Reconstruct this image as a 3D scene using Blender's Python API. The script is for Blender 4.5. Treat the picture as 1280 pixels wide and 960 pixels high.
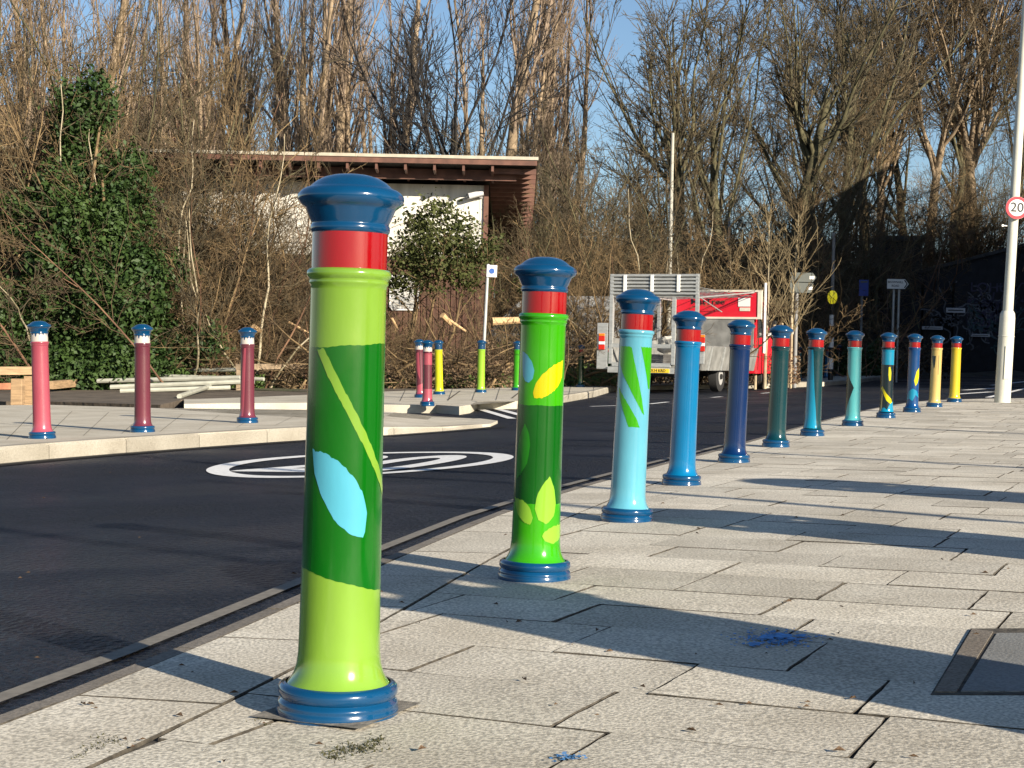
import bpy, bmesh, math, random
import numpy as np
from mathutils import Matrix, Vector
R = math.radians
random.seed(7)
scn = bpy.context.scene
C = scn.collection
for o in list(bpy.data.objects): bpy.data.objects.remove(o)

# ------------------------------------------------------------ camera, sky, sun, exposure
CAMH = 0.675                      # metres above the footway
FPX, CX, HZ = 1950.0, 640.0, 447.0
ROLL = R(1.2)                     # the street falls gently across the picture
SUN_EL, SUN_AZ = R(20.5), R(40.5)   # azimuth measured from straight behind the camera towards the right
def W(x, y, z=0.0):
    """street frame (footway plane z=0) -> world"""
    return Vector((x*math.cos(ROLL) - z*math.sin(ROLL), y, x*math.sin(ROLL) + z*math.cos(ROLL)))
cam_d = bpy.data.cameras.new('camera'); cam = bpy.data.objects.new('camera', cam_d); C.objects.link(cam)
cam_d.sensor_width = 36; cam_d.lens = 36*FPX/1280; cam_d.clip_end = 3000; cam_d.clip_start = 0.05
pitch = math.atan((480-HZ)/FPX)
Mc = Matrix.Rotation(-ROLL, 4, 'Y') @ Matrix.Rotation(R(90)-pitch, 4, 'X')
cam.matrix_world = Matrix.Translation(W(0, 0, CAMH)) @ Mc
scn.camera = cam
scn.render.resolution_x, scn.render.resolution_y = 1024, 768
wd = bpy.data.worlds.new('World'); scn.world = wd; wd.use_nodes = True
nt = wd.node_tree; bg = nt.nodes['Background']
sky = nt.nodes.new('ShaderNodeTexSky'); sky.sky_type = 'NISHITA'; sky.sun_disc = False
sky.sun_elevation = SUN_EL; sky.air_density = 1.0; sky.dust_density = 0.6; sky.ozone_density = 3.0; sky.altitude = 200
nt.links.new(sky.outputs[0], bg.inputs[0]); bg.inputs[1].default_value = 0.066
sv = Vector((math.sin(SUN_AZ)*math.cos(SUN_EL), -math.cos(SUN_AZ)*math.cos(SUN_EL), math.sin(SUN_EL)))  # towards the sun
sky.sun_rotation = math.atan2(sv.x, sv.y)
sl = bpy.data.lights.new('sun', 'SUN'); sl.energy = 5.0; sl.angle = R(0.5); sl.color = (1, .89, .73)
so = bpy.data.objects.new('sun', sl); C.objects.link(so)
so.rotation_euler = sv.to_track_quat('Z', 'Y').to_euler(); so.location = (5, -5, 30)
vs = scn.view_settings; vs.view_transform = 'Standard'; vs.look = 'None'; vs.exposure = 1.0; vs.gamma = 1; vs.use_curve_mapping = False

# ------------------------------------------------------------ helpers
def lin(c):
    return tuple((v/255/12.92 if v/255 <= .04045 else ((v/255+.055)/1.055)**2.4) for v in c)
_m = {}
def mat(name, col, rough=.6, var=.0, scale=8, bump=0, bscale=60, coat=0, metal=0, col2=None, emit=None, spec=.5, stretch=None):
    if name in _m: return _m[name]
    m = bpy.data.materials.new(name); m.use_nodes = True; n = m.node_tree.nodes; l = m.node_tree.links
    b = n['Principled BSDF']; b.inputs['Roughness'].default_value = rough; b.inputs['Metallic'].default_value = metal
    b.inputs['Specular IOR Level'].default_value = spec
    if coat: b.inputs['Coat Weight'].default_value = coat; b.inputs['Coat Roughness'].default_value = .05
    tc = n.new('ShaderNodeTexCoord'); mp = n.new('ShaderNodeMapping'); l.new(tc.outputs['Object'], mp.inputs[0])
    if stretch: mp.inputs['Scale'].default_value = stretch
    c1 = (*col, 1)
    if var or col2:
        no = n.new('ShaderNodeTexNoise'); no.inputs['Scale'].default_value = scale; no.inputs['Detail'].default_value = 6
        l.new(mp.outputs[0], no.inputs[0])
        r = n.new('ShaderNodeValToRGB'); r.color_ramp.elements[0].position = .35; r.color_ramp.elements[1].position = .65
        c2 = col2 if col2 else tuple(min(1, v*(1+var)) for v in col)
        cc = col if col2 else tuple(v*(1-var) for v in col)
        r.color_ramp.elements[0].color = (*cc, 1); r.color_ramp.elements[1].color = (*c2, 1)
        l.new(no.outputs[0], r.inputs[0]); l.new(r.outputs[0], b.inputs['Base Color'])
    else: b.inputs['Base Color'].default_value = c1
    if bump:
        nb = n.new('ShaderNodeTexNoise'); nb.inputs['Scale'].default_value = bscale; nb.inputs['Detail'].default_value = 4
        l.new(mp.outputs[0], nb.inputs[0])
        bp = n.new('ShaderNodeBump'); bp.inputs['Strength'].default_value = 1; bp.inputs['Distance'].default_value = bump
        l.new(nb.outputs[0], bp.inputs['Height']); l.new(bp.outputs[0], b.inputs['Normal'])
    if emit:
        b.inputs['Emission Color'].default_value = (*col, 1); b.inputs['Emission Strength'].default_value = emit
    _m[name] = m; return m

def tag(o, label=None, cat=None, group=None, kind=None):
    if label: o['label'] = label
    if cat: o['category'] = cat
    if group: o['group'] = group
    if kind: o['kind'] = kind
    return o
def empty(name, loc, yaw=0, tilt=0, tilty=0):
    o = bpy.data.objects.new(name, None); C.objects.link(o); o.empty_display_size = .2
    o.location = loc
    o.rotation_euler = (Matrix.Rotation(tilt, 3, 'Y') @ Matrix.Rotation(tilty, 3, 'X') @ Matrix.Rotation(yaw, 3, 'Z')).to_euler()
    return o
class MB:
    def __init__(s): s.v = []; s.f = []; s.m = []
    def add(s, vs, fs, mi=0):
        k = len(s.v); s.v += [tuple(v) for v in vs]; s.f += [tuple(i+k for i in f) for f in fs]; s.m += [mi]*len(fs)
    def box(s, x0, x1, y0, y1, z0, z1, mi=0, b=0.0):
        if b <= 0:
            s.add([(x0,y0,z0),(x1,y0,z0),(x1,y1,z0),(x0,y1,z0),(x0,y0,z1),(x1,y0,z1),(x1,y1,z1),(x0,y1,z1)],
                  [(0,3,2,1),(4,5,6,7),(0,1,5,4),(1,2,6,5),(2,3,7,6),(3,0,4,7)], mi); return
        bm = bmesh.new(); bmesh.ops.create_cube(bm, size=1)
        for v in bm.verts: v.co = Vector(((x0+x1)/2+v.co.x*(x1-x0), (y0+y1)/2+v.co.y*(y1-y0), (z0+z1)/2+v.co.z*(z1-z0)))
        bmesh.ops.bevel(bm, geom=bm.edges[:], offset=b, segments=2, profile=.5, affect='EDGES')
        bm.verts.ensure_lookup_table()
        s.add([v.co[:] for v in bm.verts], [[v.index for v in f.verts] for f in bm.faces], mi); bm.free()
    def bar(s, p, q, r, r2=None, n=8, mi=0, caps=True):
        r2 = r if r2 is None else r2
        p = Vector(p); q = Vector(q); d = (q-p).normalized(); a = d.orthogonal().normalized(); b = d.cross(a)
        vs = []
        for c, rr in ((p, r), (q, r2)):
            for i in range(n):
                t = 2*math.pi*i/n; vs.append(c + a*rr*math.cos(t) + b*rr*math.sin(t))
        fs = [(i, (i+1)%n, n+(i+1)%n, n+i) for i in range(n)]
        if caps: fs += [tuple(range(n))[::-1], tuple(range(n, 2*n))]
        s.add(vs, fs, mi)
    def lathe(s, prof, n=32, mi=0, c=(0,0,0)):
        vs = []; fs = []
        for (r, z) in prof:
            for i in range(n):
                t = 2*math.pi*i/n; vs.append((c[0]+r*math.cos(t), c[1]+r*math.sin(t), c[2]+z))
        for j in range(len(prof)-1):
            for i in range(n):
                a = j*n+i; b = j*n+(i+1)%n; fs.append((a, b, b+n, a+n) if prof[j][1] <= prof[j+1][1] else (a, a+n, b+n, b))
        s.add(vs, fs, mi)
    def disc(s, c, nrm, r, th, n=24, mi=0):
        c = Vector(c); nrm = Vector(nrm).normalized(); s.bar(c-nrm*th/2, c+nrm*th/2, r, n=n, mi=mi)
    def prism(s, pts, z0, z1, mi=0):
        n = len(pts); s.add([(x,y,z0) for x,y in pts]+[(x,y,z1) for x,y in pts],
            [tuple(range(n))[::-1], tuple(range(n,2*n))]+[(i,(i+1)%n,n+(i+1)%n,n+i) for i in range(n)], mi)
    def sideprism(s, pts, x0, x1, mi=0):   # pts are (y,z)
        n = len(pts); s.add([(x0,y,z) for y,z in pts]+[(x1,y,z) for y,z in pts],
            [tuple(range(n)), tuple(range(n,2*n))[::-1]]+[(i,n+i,n+(i+1)%n,(i+1)%n) for i in range(n)], mi)
    def build(s, name, mats, parent=None, smooth=False, auto=None):
        me = bpy.data.meshes.new(name); me.from_pydata(s.v, [], s.f)
        if not isinstance(mats, (list, tuple)): mats = [mats]
        for m in mats: me.materials.append(m)
        me.polygons.foreach_set('material_index', s.m)
        bm = bmesh.new(); bm.from_mesh(me); bmesh.ops.recalc_face_normals(bm, faces=bm.faces[:]) if smooth != 'keep' else None
        bm.to_mesh(me); bm.free()
        if smooth and smooth != 'keep':
            me.polygons.foreach_set('use_smooth', [True]*len(me.polygons))
            me.set_sharp_from_angle(angle=R(auto or 40))
        me.update()
        o = bpy.data.objects.new(name, me); C.objects.link(o)
        if parent: o.parent = parent
        return o
def npmesh(name, V, F, mats, parent=None, mi=None, smooth=False):
    me = bpy.data.meshes.new(name); k = F.shape[1]
    me.vertices.add(len(V)); me.vertices.foreach_set('co', V.astype(np.float32).ravel())
    me.loops.add(F.size); me.loops.foreach_set('vertex_index', F.astype(np.int32).ravel())
    me.polygons.add(len(F)); me.polygons.foreach_set('loop_start', np.arange(0, F.size, k, dtype=np.int32))
    if not isinstance(mats, (list, tuple)): mats = [mats]
    for m in mats: me.materials.append(m)
    if mi is not None: me.polygons.foreach_set('material_index', mi.astype(np.int32))
    if smooth: me.polygons.foreach_set('use_smooth', np.ones(len(F), dtype=bool))
    me.update(calc_edges=True); me.validate()
    o = bpy.data.objects.new(name, me); C.objects.link(o)
    if parent: o.parent = parent
    return o
def copy_tree(o, parent=None):
    c = o.copy(); C.objects.link(c); c.parent = parent
    for ch in [x for x in bpy.data.objects if x.parent == o]: copy_tree(ch, c)
    return c
def P(u, v, z=0.0):
    """where the line of sight through photo pixel (u,v) meets street height z"""
    d = FPX*(CAMH-z)/(v-HZ); return ((u-CX)/FPX*d, d)
def X(u, d): return (u-CX)/FPX*d
def Zv(v, d): return CAMH + (HZ-v)/FPX*d

def text(s, size, m, loc, rot, parent=None, name='lettering', sx=1, sy=1, ext=.002, align='CENTER'):
    cu = bpy.data.curves.new('t', 'FONT'); cu.body = s; cu.size = size; cu.align_x = align; cu.align_y = 'CENTER'; cu.extrude = ext; cu.offset = size*.012
    t = bpy.data.objects.new('t', cu); C.objects.link(t)
    dg = bpy.context.evaluated_depsgraph_get(); me = bpy.data.meshes.new_from_object(t.evaluated_get(dg))
    bpy.data.objects.remove(t); me.materials.clear(); me.materials.append(m)
    for v in me.vertices: v.co.x *= sx; v.co.y *= sy
    o = bpy.data.objects.new(name, me); C.objects.link(o); o.location = loc; o.rotation_euler = rot
    if parent: o.parent = parent
    return o

# ------------------------------------------------------------ ground heights
KERB = [(-1.62,0.2),(-1.35,1.4),(-1.12,2.45),(-.97,2.96),(-.80,3.62),(-.62,4.48),(-.42,5.46),(-.12,6.87),(.32,8.5),(1.03,10.7),(2.65,15.2),(4.75,20.7),(5.9,23.4),(6.6,24.7),(7.6,25.6),(9.5,26.3),(13,26.9),(30,28.6)]
def kdist(x, y):
    best = 1e9; sg = 1; idx = 0
    for i in range(len(KERB)-1):
        ax, ay = KERB[i]; bx, by = KERB[i+1]; dx, dy = bx-ax, by-ay; L2 = dx*dx+dy*dy
        t = max(0, min(1, ((x-ax)*dx+(y-ay)*dy)/L2)); px, py = ax+t*dx, ay+t*dy
        d = math.hypot(x-px, y-py)
        if d < best-1e-9:
            best = d; idx = i; sg = 1 if (dy*(x-ax)-dx*(y-ay)) > 0 else -1
    return best*sg, idx         # positive on the footway side
def ss(a, b, x):
    t = max(0, min(1, (x-a)/(b-a))); return t*t*(3-2*t)
def gz(x, y):
    w = ss(-3.2, -.2, kdist(x, y)[0]); return -.05*math.exp(-((y-12)/5.6)**2)*w
def rz(x, y):
    k = kdist(x, y)[0]; return gz(x, y) - .014 - .105*ss(.2, 3.0, -k)

# ------------------------------------------------------------ surface materials
def speckle(name, base, var, joint=None, rough=.85, cells=True):
    m = bpy.data.materials.new(name); m.use_nodes = True; n = m.node_tree.nodes; l = m.node_tree.links
    b = n['Principled BSDF']; b.inputs['Roughness'].default_value = rough; b.inputs['Specular IOR Level'].default_value = .3
    tc = n.new('ShaderNodeTexCoord')
    def noise(sc, det=3):
        q = n.new('ShaderNodeTexNoise'); q.inputs['Scale'].default_value = sc; q.inputs['Detail'].default_value = det
        l.new(tc.outputs['Object'], q.inputs[0]); return q
    fine = noise(120, 2.5); mid = noise(2.2, 6); vo = n.new('ShaderNodeTexVoronoi'); vo.inputs['Scale'].default_value = 230
    l.new(tc.outputs['Object'], vo.inputs[0])
    r1 = n.new('ShaderNodeValToRGB'); r1.color_ramp.elements[0].position = .38; r1.color_ramp.elements[1].position = .62
    r1.color_ramp.elements[0].color = (*[v*(1-var) for v in base], 1); r1.color_ramp.elements[1].color = (*[min(1, v*(1+var*.75)) for v in base], 1)
    l.new(fine.outputs[0], r1.inputs[0])
    mx = n.new('ShaderNodeMix'); mx.data_type = 'RGBA'; mx.blend_type = 'MULTIPLY'; mx.inputs[0].default_value = 1
    r2 = n.new('ShaderNodeValToRGB'); r2.color_ramp.elements[0].position = .3; r2.color_ramp.elements[1].position = .7
    r2.color_ramp.elements[0].color = (.74, .72, .69, 1); r2.color_ramp.elements[1].color = (1, 1, 1, 1)
    l.new(mid.outputs[0], r2.inputs[0]); l.new(r1.outputs[0], mx.inputs[6]); l.new(r2.outputs[0], mx.inputs[7])
    mz = n.new('ShaderNodeMix'); mz.data_type = 'RGBA'; mz.blend_type = 'MULTIPLY'; mz.inputs[0].default_value = 1
    at = n.new('ShaderNodeAttribute'); at.attribute_name = 'tone'
    l.new(mx.outputs[2], mz.inputs[6])
    l.new(at.outputs['Color'], mz.inputs[7])
    # odd dark and pale stone chips
    r3 = n.new('ShaderNodeValToRGB'); r3.color_ramp.elements[0].position = .0; r3.color_ramp.elements[1].position = .22
    r3.color_ramp.elements[0].color = (.62, .6, .56, 1); r3.color_ramp.elements[1].color = (1, 1, 1, 1)
    l.new(vo.outputs['Color'], r3.inputs[0])
    my = n.new('ShaderNodeMix'); my.data_type = 'RGBA'; my.blend_type = 'MULTIPLY'; my.inputs[0].default_value = 1
    l.new(mz.outputs[2], my.inputs[6]); l.new(r3.outputs[0], my.inputs[7]); l.new(my.outputs[2], b.inputs['Base Color'])
    bp = n.new('ShaderNodeBump'); bp.inputs['Distance'].default_value = .0022; bp.inputs['Strength'].default_value = .9
    l.new(fine.outputs[0], bp.inputs['Height']); l.new(bp.outputs[0], b.inputs['Normal'])
    return m
M_slab = speckle('granite_slab', (.62, .58, .49), .34)
M_kerb = speckle('kerb_stone', (.36, .335, .28), .16)
M_edge = speckle('grey_edging', (.20, .18, .155), .2)
M_cover = speckle('cover_concrete', (.22, .225, .22), .15)
M_joint = mat('joint_sand', (.06, .052, .04), .95, .5, 30, .004, 90)
M_moss = mat('moss', (.045, .045, .015), .95, .5, 40)
def asphalt():
    m = bpy.data.materials.new('asphalt'); m.use_nodes = True; n = m.node_tree.nodes; l = m.node_tree.links
    b = n['Principled BSDF']; tc = n.new('ShaderNodeTexCoord')
    def noise(sc, det=3, rough=.5):
        q = n.new('ShaderNodeTexNoise'); q.inputs['Scale'].default_value = sc; q.inputs['Detail'].default_value = det; q.inputs['Roughness'].default_value = rough
        l.new(tc.outputs['Object'], q.inputs[0]); return q
    vo = n.new('ShaderNodeTexVoronoi'); vo.inputs['Scale'].default_value = 38; l.new(tc.outputs['Object'], vo.inputs[0])
    big = noise(.35, 4); f = noise(90, 3)
    r = n.new('ShaderNodeValToRGB'); r.color_ramp.elements[0].position = .4; r.color_ramp.elements[1].position = .62
    r.color_ramp.elements[0].color = (.004, .006, .011, 1); r.color_ramp.elements[1].color = (.024, .028, .038, 1); l.new(f.outputs[0], r.inputs[0])
    r2 = n.new('ShaderNodeValToRGB'); r2.color_ramp.elements[0].position = .4; r2.color_ramp.elements[1].position = .62
    r2.color_ramp.elements[0].color = (.7, .72, .78, 1); r2.color_ramp.elements[1].color = (1.25, 1.15, 1.05, 1); l.new(big.outputs[0], r2.inputs[0])
    mx = n.new('ShaderNodeMix'); mx.data_type = 'RGBA'; mx.blend_type = 'MULTIPLY'; mx.inputs[0].default_value = 1
    l.new(r.outputs[0], mx.inputs[6]); l.new(r2.outputs[0], mx.inputs[7]); l.new(mx.outputs[2], b.inputs['Base Color'])
    rr = n.new('ShaderNodeMapRange'); rr.inputs[1].default_value = .4; rr.inputs[2].default_value = .62; rr.inputs[3].default_value = .38; rr.inputs[4].default_value = .75
    l.new(big.outputs[0], rr.inputs[0]); l.new(rr.outputs[0], b.inputs['Roughness'])
    # damp patch near the right-hand channel in the foreground
    sp_ = n.new('ShaderNodeVectorMath'); sp_.operation = 'DISTANCE'; l.new(tc.outputs['Object'], sp_.inputs[0]); sp_.inputs[1].default_value = (-1.9, 4.3, 0)
    dm = n.new('ShaderNodeMapRange'); dm.inputs[1].default_value = 1.2; dm.inputs[2].default_value = 3.4; dm.inputs[3].default_value = 1; dm.inputs[4].default_value = 0; l.new(sp_.outputs['Value'], dm.inputs[0])
    wn = noise(1.6, 4); wm = n.new('ShaderNodeMapRange'); wm.inputs[1].default_value = .36; wm.inputs[2].default_value = .55; l.new(wn.outputs[0], wm.inputs[0])
    wet = n.new('ShaderNodeMath'); wet.operation = 'MULTIPLY'; l.new(dm.outputs[0], wet.inputs[0]); l.new(wm.outputs[0], wet.inputs[1])
    sm = n.new('ShaderNodeMapRange'); sm.inputs[3].default_value = .17; sm.inputs[4].default_value = .26; l.new(wet.outputs[0], sm.inputs[0]); l.new(sm.outputs[0], b.inputs['Specular IOR Level'])
    rm = n.new('ShaderNodeMix'); rm.data_type = 'FLOAT'; l.new(wet.outputs[0], rm.inputs[0]); l.new(rr.outputs[0], rm.inputs[2]); rm.inputs[3].default_value = .34; l.new(rm.outputs[0], b.inputs['Roughness'])
    ad = n.new('ShaderNodeMath'); ad.operation = 'ADD'; l.new(vo.outputs['Distance'], ad.inputs[0]); l.new(f.outputs[0], ad.inputs[1])
    bp = n.new('ShaderNodeBump'); bp.inputs['Distance'].default_value = .017; bp.inputs['Strength'].default_value = 1
    l.new(ad.outputs[0], bp.inputs['Height']); l.new(bp.outputs[0], b.inputs['Normal'])
    return m
M_asph = asphalt()
M_soil = mat('soil', (.055, .042, .028), .95, .4, 3, .03, 8, col2=(.13, .10, .07))
M_grass = mat('grass_ground', (.045, .06, .015), .95, 0, 1.2, .05, 14, col2=(.10, .085, .045))
M_line = mat('road_paint', (.72, .72, .70), .7, .12, 25)

def sheet(name, pts, zfun, m, step=None, th=0.0, kind='structure', side=None):
    """flat polygon in street coordinates, triangulated over a grid so that it follows the ground"""
    bm = bmesh.new(); vs = [bm.verts.new((x, y, 0)) for x, y in pts]; f = bm.faces.new(vs)
    if f.normal.z < 0: bmesh.ops.reverse_faces(bm, faces=[f])
    bmesh.ops.triangulate(bm, faces=bm.faces[:])
    if step:
        xs = [p[0] for p in pts]; ys = [p[1] for p in pts]
        for ax, lo, hi in ((0, min(xs), max(xs)), (1, min(ys), max(ys))):
            a = math.ceil(lo/step)*step
            while a < hi:
                no = (1,0,0) if ax == 0 else (0,1,0); co = (a,0,0) if ax == 0 else (0,a,0)
                bmesh.ops.bisect_plane(bm, geom=bm.verts[:]+bm.edges[:]+bm.faces[:], plane_co=co, plane_no=no, dist=1e-5); a += step
    if th:
        r = bmesh.ops.extrude_face_region(bm, geom=bm.faces[:]); low = [g for g in r['geom'] if isinstance(g, bmesh.types.BMVert)]
        for v in low: v.co.z = -1
    for v in bm.verts:
        z = zfun(v.co.x, v.co.y) - (th if v.co.z < -.5 else 0); v.co = W(v.co.x, v.co.y, z)
    bmesh.ops.recalc_face_normals(bm, faces=bm.faces[:])
    if not th:
        for f in bm.faces:
            if f.normal.z < 0: f.normal_flip()
    me = bpy.data.meshes.new(name); bm.to_mesh(me); bm.free(); me.materials.append(m)
    a = me.color_attributes.new('tone', 'FLOAT_COLOR', 'POINT')
    a.data.foreach_set('color', [1.0]*4*len(me.vertices))
    o = bpy.data.objects.new(name, me); C.objects.link(o); o['kind'] = kind; return o

# base terrain, road, verges
sheet('ground', [(-900,-300),(900,-300),(900,1500),(-900,1500)], lambda x, y: -.34, M_soil)
roadpts = [(a, b) for a, b in KERB]
roadpts += [(30, 60), (14.5, 74), (9.5, 74), (9, 52), (-30, 52), (-30, 0.2)]
sheet('road', roadpts, rz, M_asph, 1.0)
sheet('back_verge', [(-40,-40),(-30.02,0.2),(-30.02,52),(9,52.02),(9,-0)]+[], lambda x, y: -.33, M_soil)

# ------------------------------------------------------------ near footway: slabs as real stones with open joints
def clip(poly, nx, ny, c):
    out = []
    for i in range(len(poly)):
        p, q = poly[i], poly[(i+1) % len(poly)]; dp = p[0]*nx+p[1]*ny-c; dq = q[0]*nx+q[1]*ny-c
        if dp >= 0: out.append(p)
        if dp*dq < 0: t = dp/(dp-dq); out.append((p[0]+t*(q[0]-p[0]), p[1]+t*(q[1]-p[1])))
    return out
class Slabs:
    def __init__(s): s.v = []; s.f = []; s.tone = []; s.mi = []
    def stone(s, poly, tone=1.0, gap=.0035, ch=.004, dz=0.0, tilt=(0,0), mi=0, sag=.0):
        n = len(poly); ar = sum(poly[i][0]*poly[(i+1)%n][1]-poly[(i+1)%n][0]*poly[i][1] for i in range(n))/2
        if abs(ar) < .004: return
        if ar < 0: poly = poly[::-1]
        cx = sum(p[0] for p in poly)/n; cy = sum(p[1] for p in poly)/n
        def inset(dd):
            out = []
            for i in range(n):
                p0, p1, p2 = poly[i-1], poly[i], poly[(i+1)%n]
                a = Vector((p1[0]-p0[0], p1[1]-p0[1])); b = Vector((p2[0]-p1[0], p2[1]-p1[1]))
                if a.length < 1e-6 or b.length < 1e-6: out.append(p1); continue
                a.normalize(); b.normalize(); na = Vector((-a.y, a.x)); nb = Vector((-b.y, b.x)); m = na+nb
                if m.length < .2: out.append(p1); continue
                m = m/(m.dot(na)+1e-9); k = min(dd*m.length, dd*2)/max(m.length, 1e-6)
                out.append((p1[0]+m.x*k, p1[1]+m.y*k))
            return out
        k = len(s.v)
        rings = [(inset(gap), -.03), (inset(gap), -ch), (inset(gap+ch*.6), 0)]
        for ring, z in rings:
            for (x, y) in ring:
                zz = gz(x, y)+z+dz+tilt[0]*(x-cx)+tilt[1]*(y-cy); s.v.append(W(x, y, zz)[:]); s.tone.append(tone)
        for j in range(2):
            for i in range(n):
                a = k+j*n+i; b = k+j*n+(i+1)%n; s.f.append((a, b, b+n, a+n)); s.mi.append(2)
        s.f.append(tuple(k+2*n+i for i in range(n))); s.mi.append(mi)
    def build(s, name, mats):
        me = bpy.data.meshes.new(name); me.from_pydata(s.v, [], s.f)
        for m in mats: me.materials.append(m)
        me.polygons.foreach_set('material_index', s.mi)
        a = me.color_attributes.new('tone', 'FLOAT_COLOR', 'POINT')
        arr = np.ones((len(s.v), 4)); arr[:, :3] = np.array(s.tone)[:, None] * np.array([1, 1, 1]); a.data.foreach_set('color', arr.ravel())
        o = bpy.data.objects.new(name, me); C.objects.link(o); o['kind'] = 'structure'; return o
def koffset(off):
    out = []
    for i, (x, y) in enumerate(KERB):
        a = Vector(KERB[max(0, i-1)]); b = Vector(KERB[min(len(KERB)-1, i+1)]); d = (b-a).normalized(); out.append((x+d.y*off, y-d.x*off))
    return out
def resample(pl, step, jit=0):
    out = [pl[0]]; acc = 0; need = step
    for i in range(len(pl)-1):
        a = Vector(pl[i]); b = Vector(pl[i+1]); L = (b-a).length; t = 0
        while acc+(L-t) >= need:
            t += need-acc; acc = 0; q = a+(b-a)*t/L; out.append((q.x, q.y)); need = step*(1+random.uniform(-jit, jit))
        acc += L-t
    return out
rs = random.Random(3)
sheet('footway_bed', [(x, y) for x, y in koffset(.01)]+[(30, -2), (-1.9, -2)], lambda x, y: gz(x, y)-.007, M_joint, 1.0)
S = Slabs()
o0, o1, o2 = koffset(0.0), koffset(.05), koffset(.37)
# kerb-parallel rows; sample finely so that the curve stays smooth
def strip(a_off, b_off, step, jit, mi, tone_r, nsub=3, dz=0):
    base = resample(koffset((a_off+b_off)/2), step, jit)
    for i in range(len(base)-1):
        if base[i][1] > 27.5: break
        p, q = base[i], base[i+1]; d = Vector((q[0]-p[0], q[1]-p[1])).normalized(); nn = (d.y, -d.x)
        dp = Vector((base[i][0]-base[i-1][0], base[i][1]-base[i-1][1])).normalized() if i else d
        dq = Vector((base[i+2][0]-q[0], base[i+2][1]-q[1])).normalized() if i+2 < len(base) else d
        np_ = (dp+d).normalized(); nq = (d+dq).normalized(); h = (b_off-a_off)/2
        poly = [(p[0]-np_.y*h, p[1]+np_.x*h), (p[0]+np_.y*h, p[1]-np_.x*h), (q[0]+nq.y*h, q[1]-nq.x*h), (q[0]-nq.y*h, q[1]+nq.x*h)]
        S.stone(poly, rs.uniform(*tone_r), .003, .003, dz+rs.uniform(-.001, .001), (rs.uniform(-.002,.002), rs.uniform(-.002,.002)), mi)
strip(0.0, .052, .6, .05, 1, (.9, 1.1))
strip(.052, .37, .62, .15, 0, (.90, 1.05))
ang = R(24.8); e1 = Vector((math.sin(ang), math.cos(ang))); e2 = Vector((math.cos(ang), -math.sin(ang)))
COV = [P(1165,868), P(1213,786), P(1420,786), P(1420,868)]
cy = -3.0; row = 0
while cy < 32:
    hgt = .335 if row % 3 else .38
    t = -14 + rs.uniform(0, .7)
    while t < 20:
        ln = rs.choice([.42, .55, .48, .60])
        c = e1*(cy+hgt/2)+e2*(t+ln/2); kd, ki = kdist(c.x, c.y)
        if kd > -.5 and c.y > .7 and c.y < 28 and c.x < 11.5 and abs(c.x) < c.y*.36+1.6:
            g_ = rs.uniform(.001, .003); pl = [e1*cy+e2*(t+g_), e1*cy+e2*(t+ln-g_), e1*(cy+hgt)+e2*(t+ln-g_), e1*(cy+hgt)+e2*(t+g_)]; pl = [(q.x, q.y) for q in pl]
            if kd < 1.2:
                for kk in (ki-1, ki, ki+1):
                    if 0 <= kk < len(KERB)-1:
                        a = Vector(KERB[kk]); b = Vector(KERB[kk+1])
                        if kk != ki and min((c-a).length, (c-b).length) > 1.3: continue
                        if kk != ki:
                            # only clip by the neighbour when it bends towards the stone
                            continue
                        d = (b-a).normalized(); pl = clip(pl, d.y, -d.x, a.x*d.y-a.y*d.x+.374)
                        if len(pl) < 3: break
            if len(pl) >= 3:
                if c.y < 11:
                    q = []
                    for i_ in range(len(pl)):
                        a_ = Vector(pl[i_]); b_ = Vector(pl[(i_+1) % len(pl)]); k_ = max(1, int((b_-a_).length/.05)) if c.y < 7 else max(1, int((b_-a_).length/.12))
                        for m_ in range(k_):
                            w_ = a_+(b_-a_)*m_/k_; j_ = .0016 if m_ else .004; q.append((w_.x+rs.uniform(-j_, j_), w_.y+rs.uniform(-j_, j_)))
                    pl = q
                S.stone(pl, rs.uniform(.80, 1.08), rs.uniform(.0004, .0018), .002, rs.uniform(-.0016, .0016), (rs.uniform(-.004,.004), rs.uniform(-.004,.004)))
        t += ln
    cy += hgt; row += 1
S.build('footway', [M_slab, M_edge, M_joint])
# strip of grey sealing band on the road beside the kerb
bp = koffset(-.085); bq = koffset(-.135); mb = MB()
def dense(pl):
    out = []
    for i in range(len(pl)-1):
        for k in range(6): t = k/6; out.append((pl[i][0]*(1-t)+pl[i+1][0]*t, pl[i][1]*(1-t)+pl[i+1][1]*t))
    return out+[pl[-1]]
bp, bq = dense(bp), dense(bq); vs_ = []
for a, b in zip(bp, bq): vs_ += [W(a[0], a[1], rz(*a)+.006), W(b[0], b[1], rz(*b)+.006)]
mb.add(vs_, [(2*i, 2*i+2, 2*i+3, 2*i+1) for i in range(len(bp)-1) if bp[i][1] < 13])
M_band = mat('sealing_band', (.17, .155, .13), .8, .15, 40)
o = mb.build('channel_band', M_band, smooth='keep'); o['kind'] = 'structure'

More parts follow.
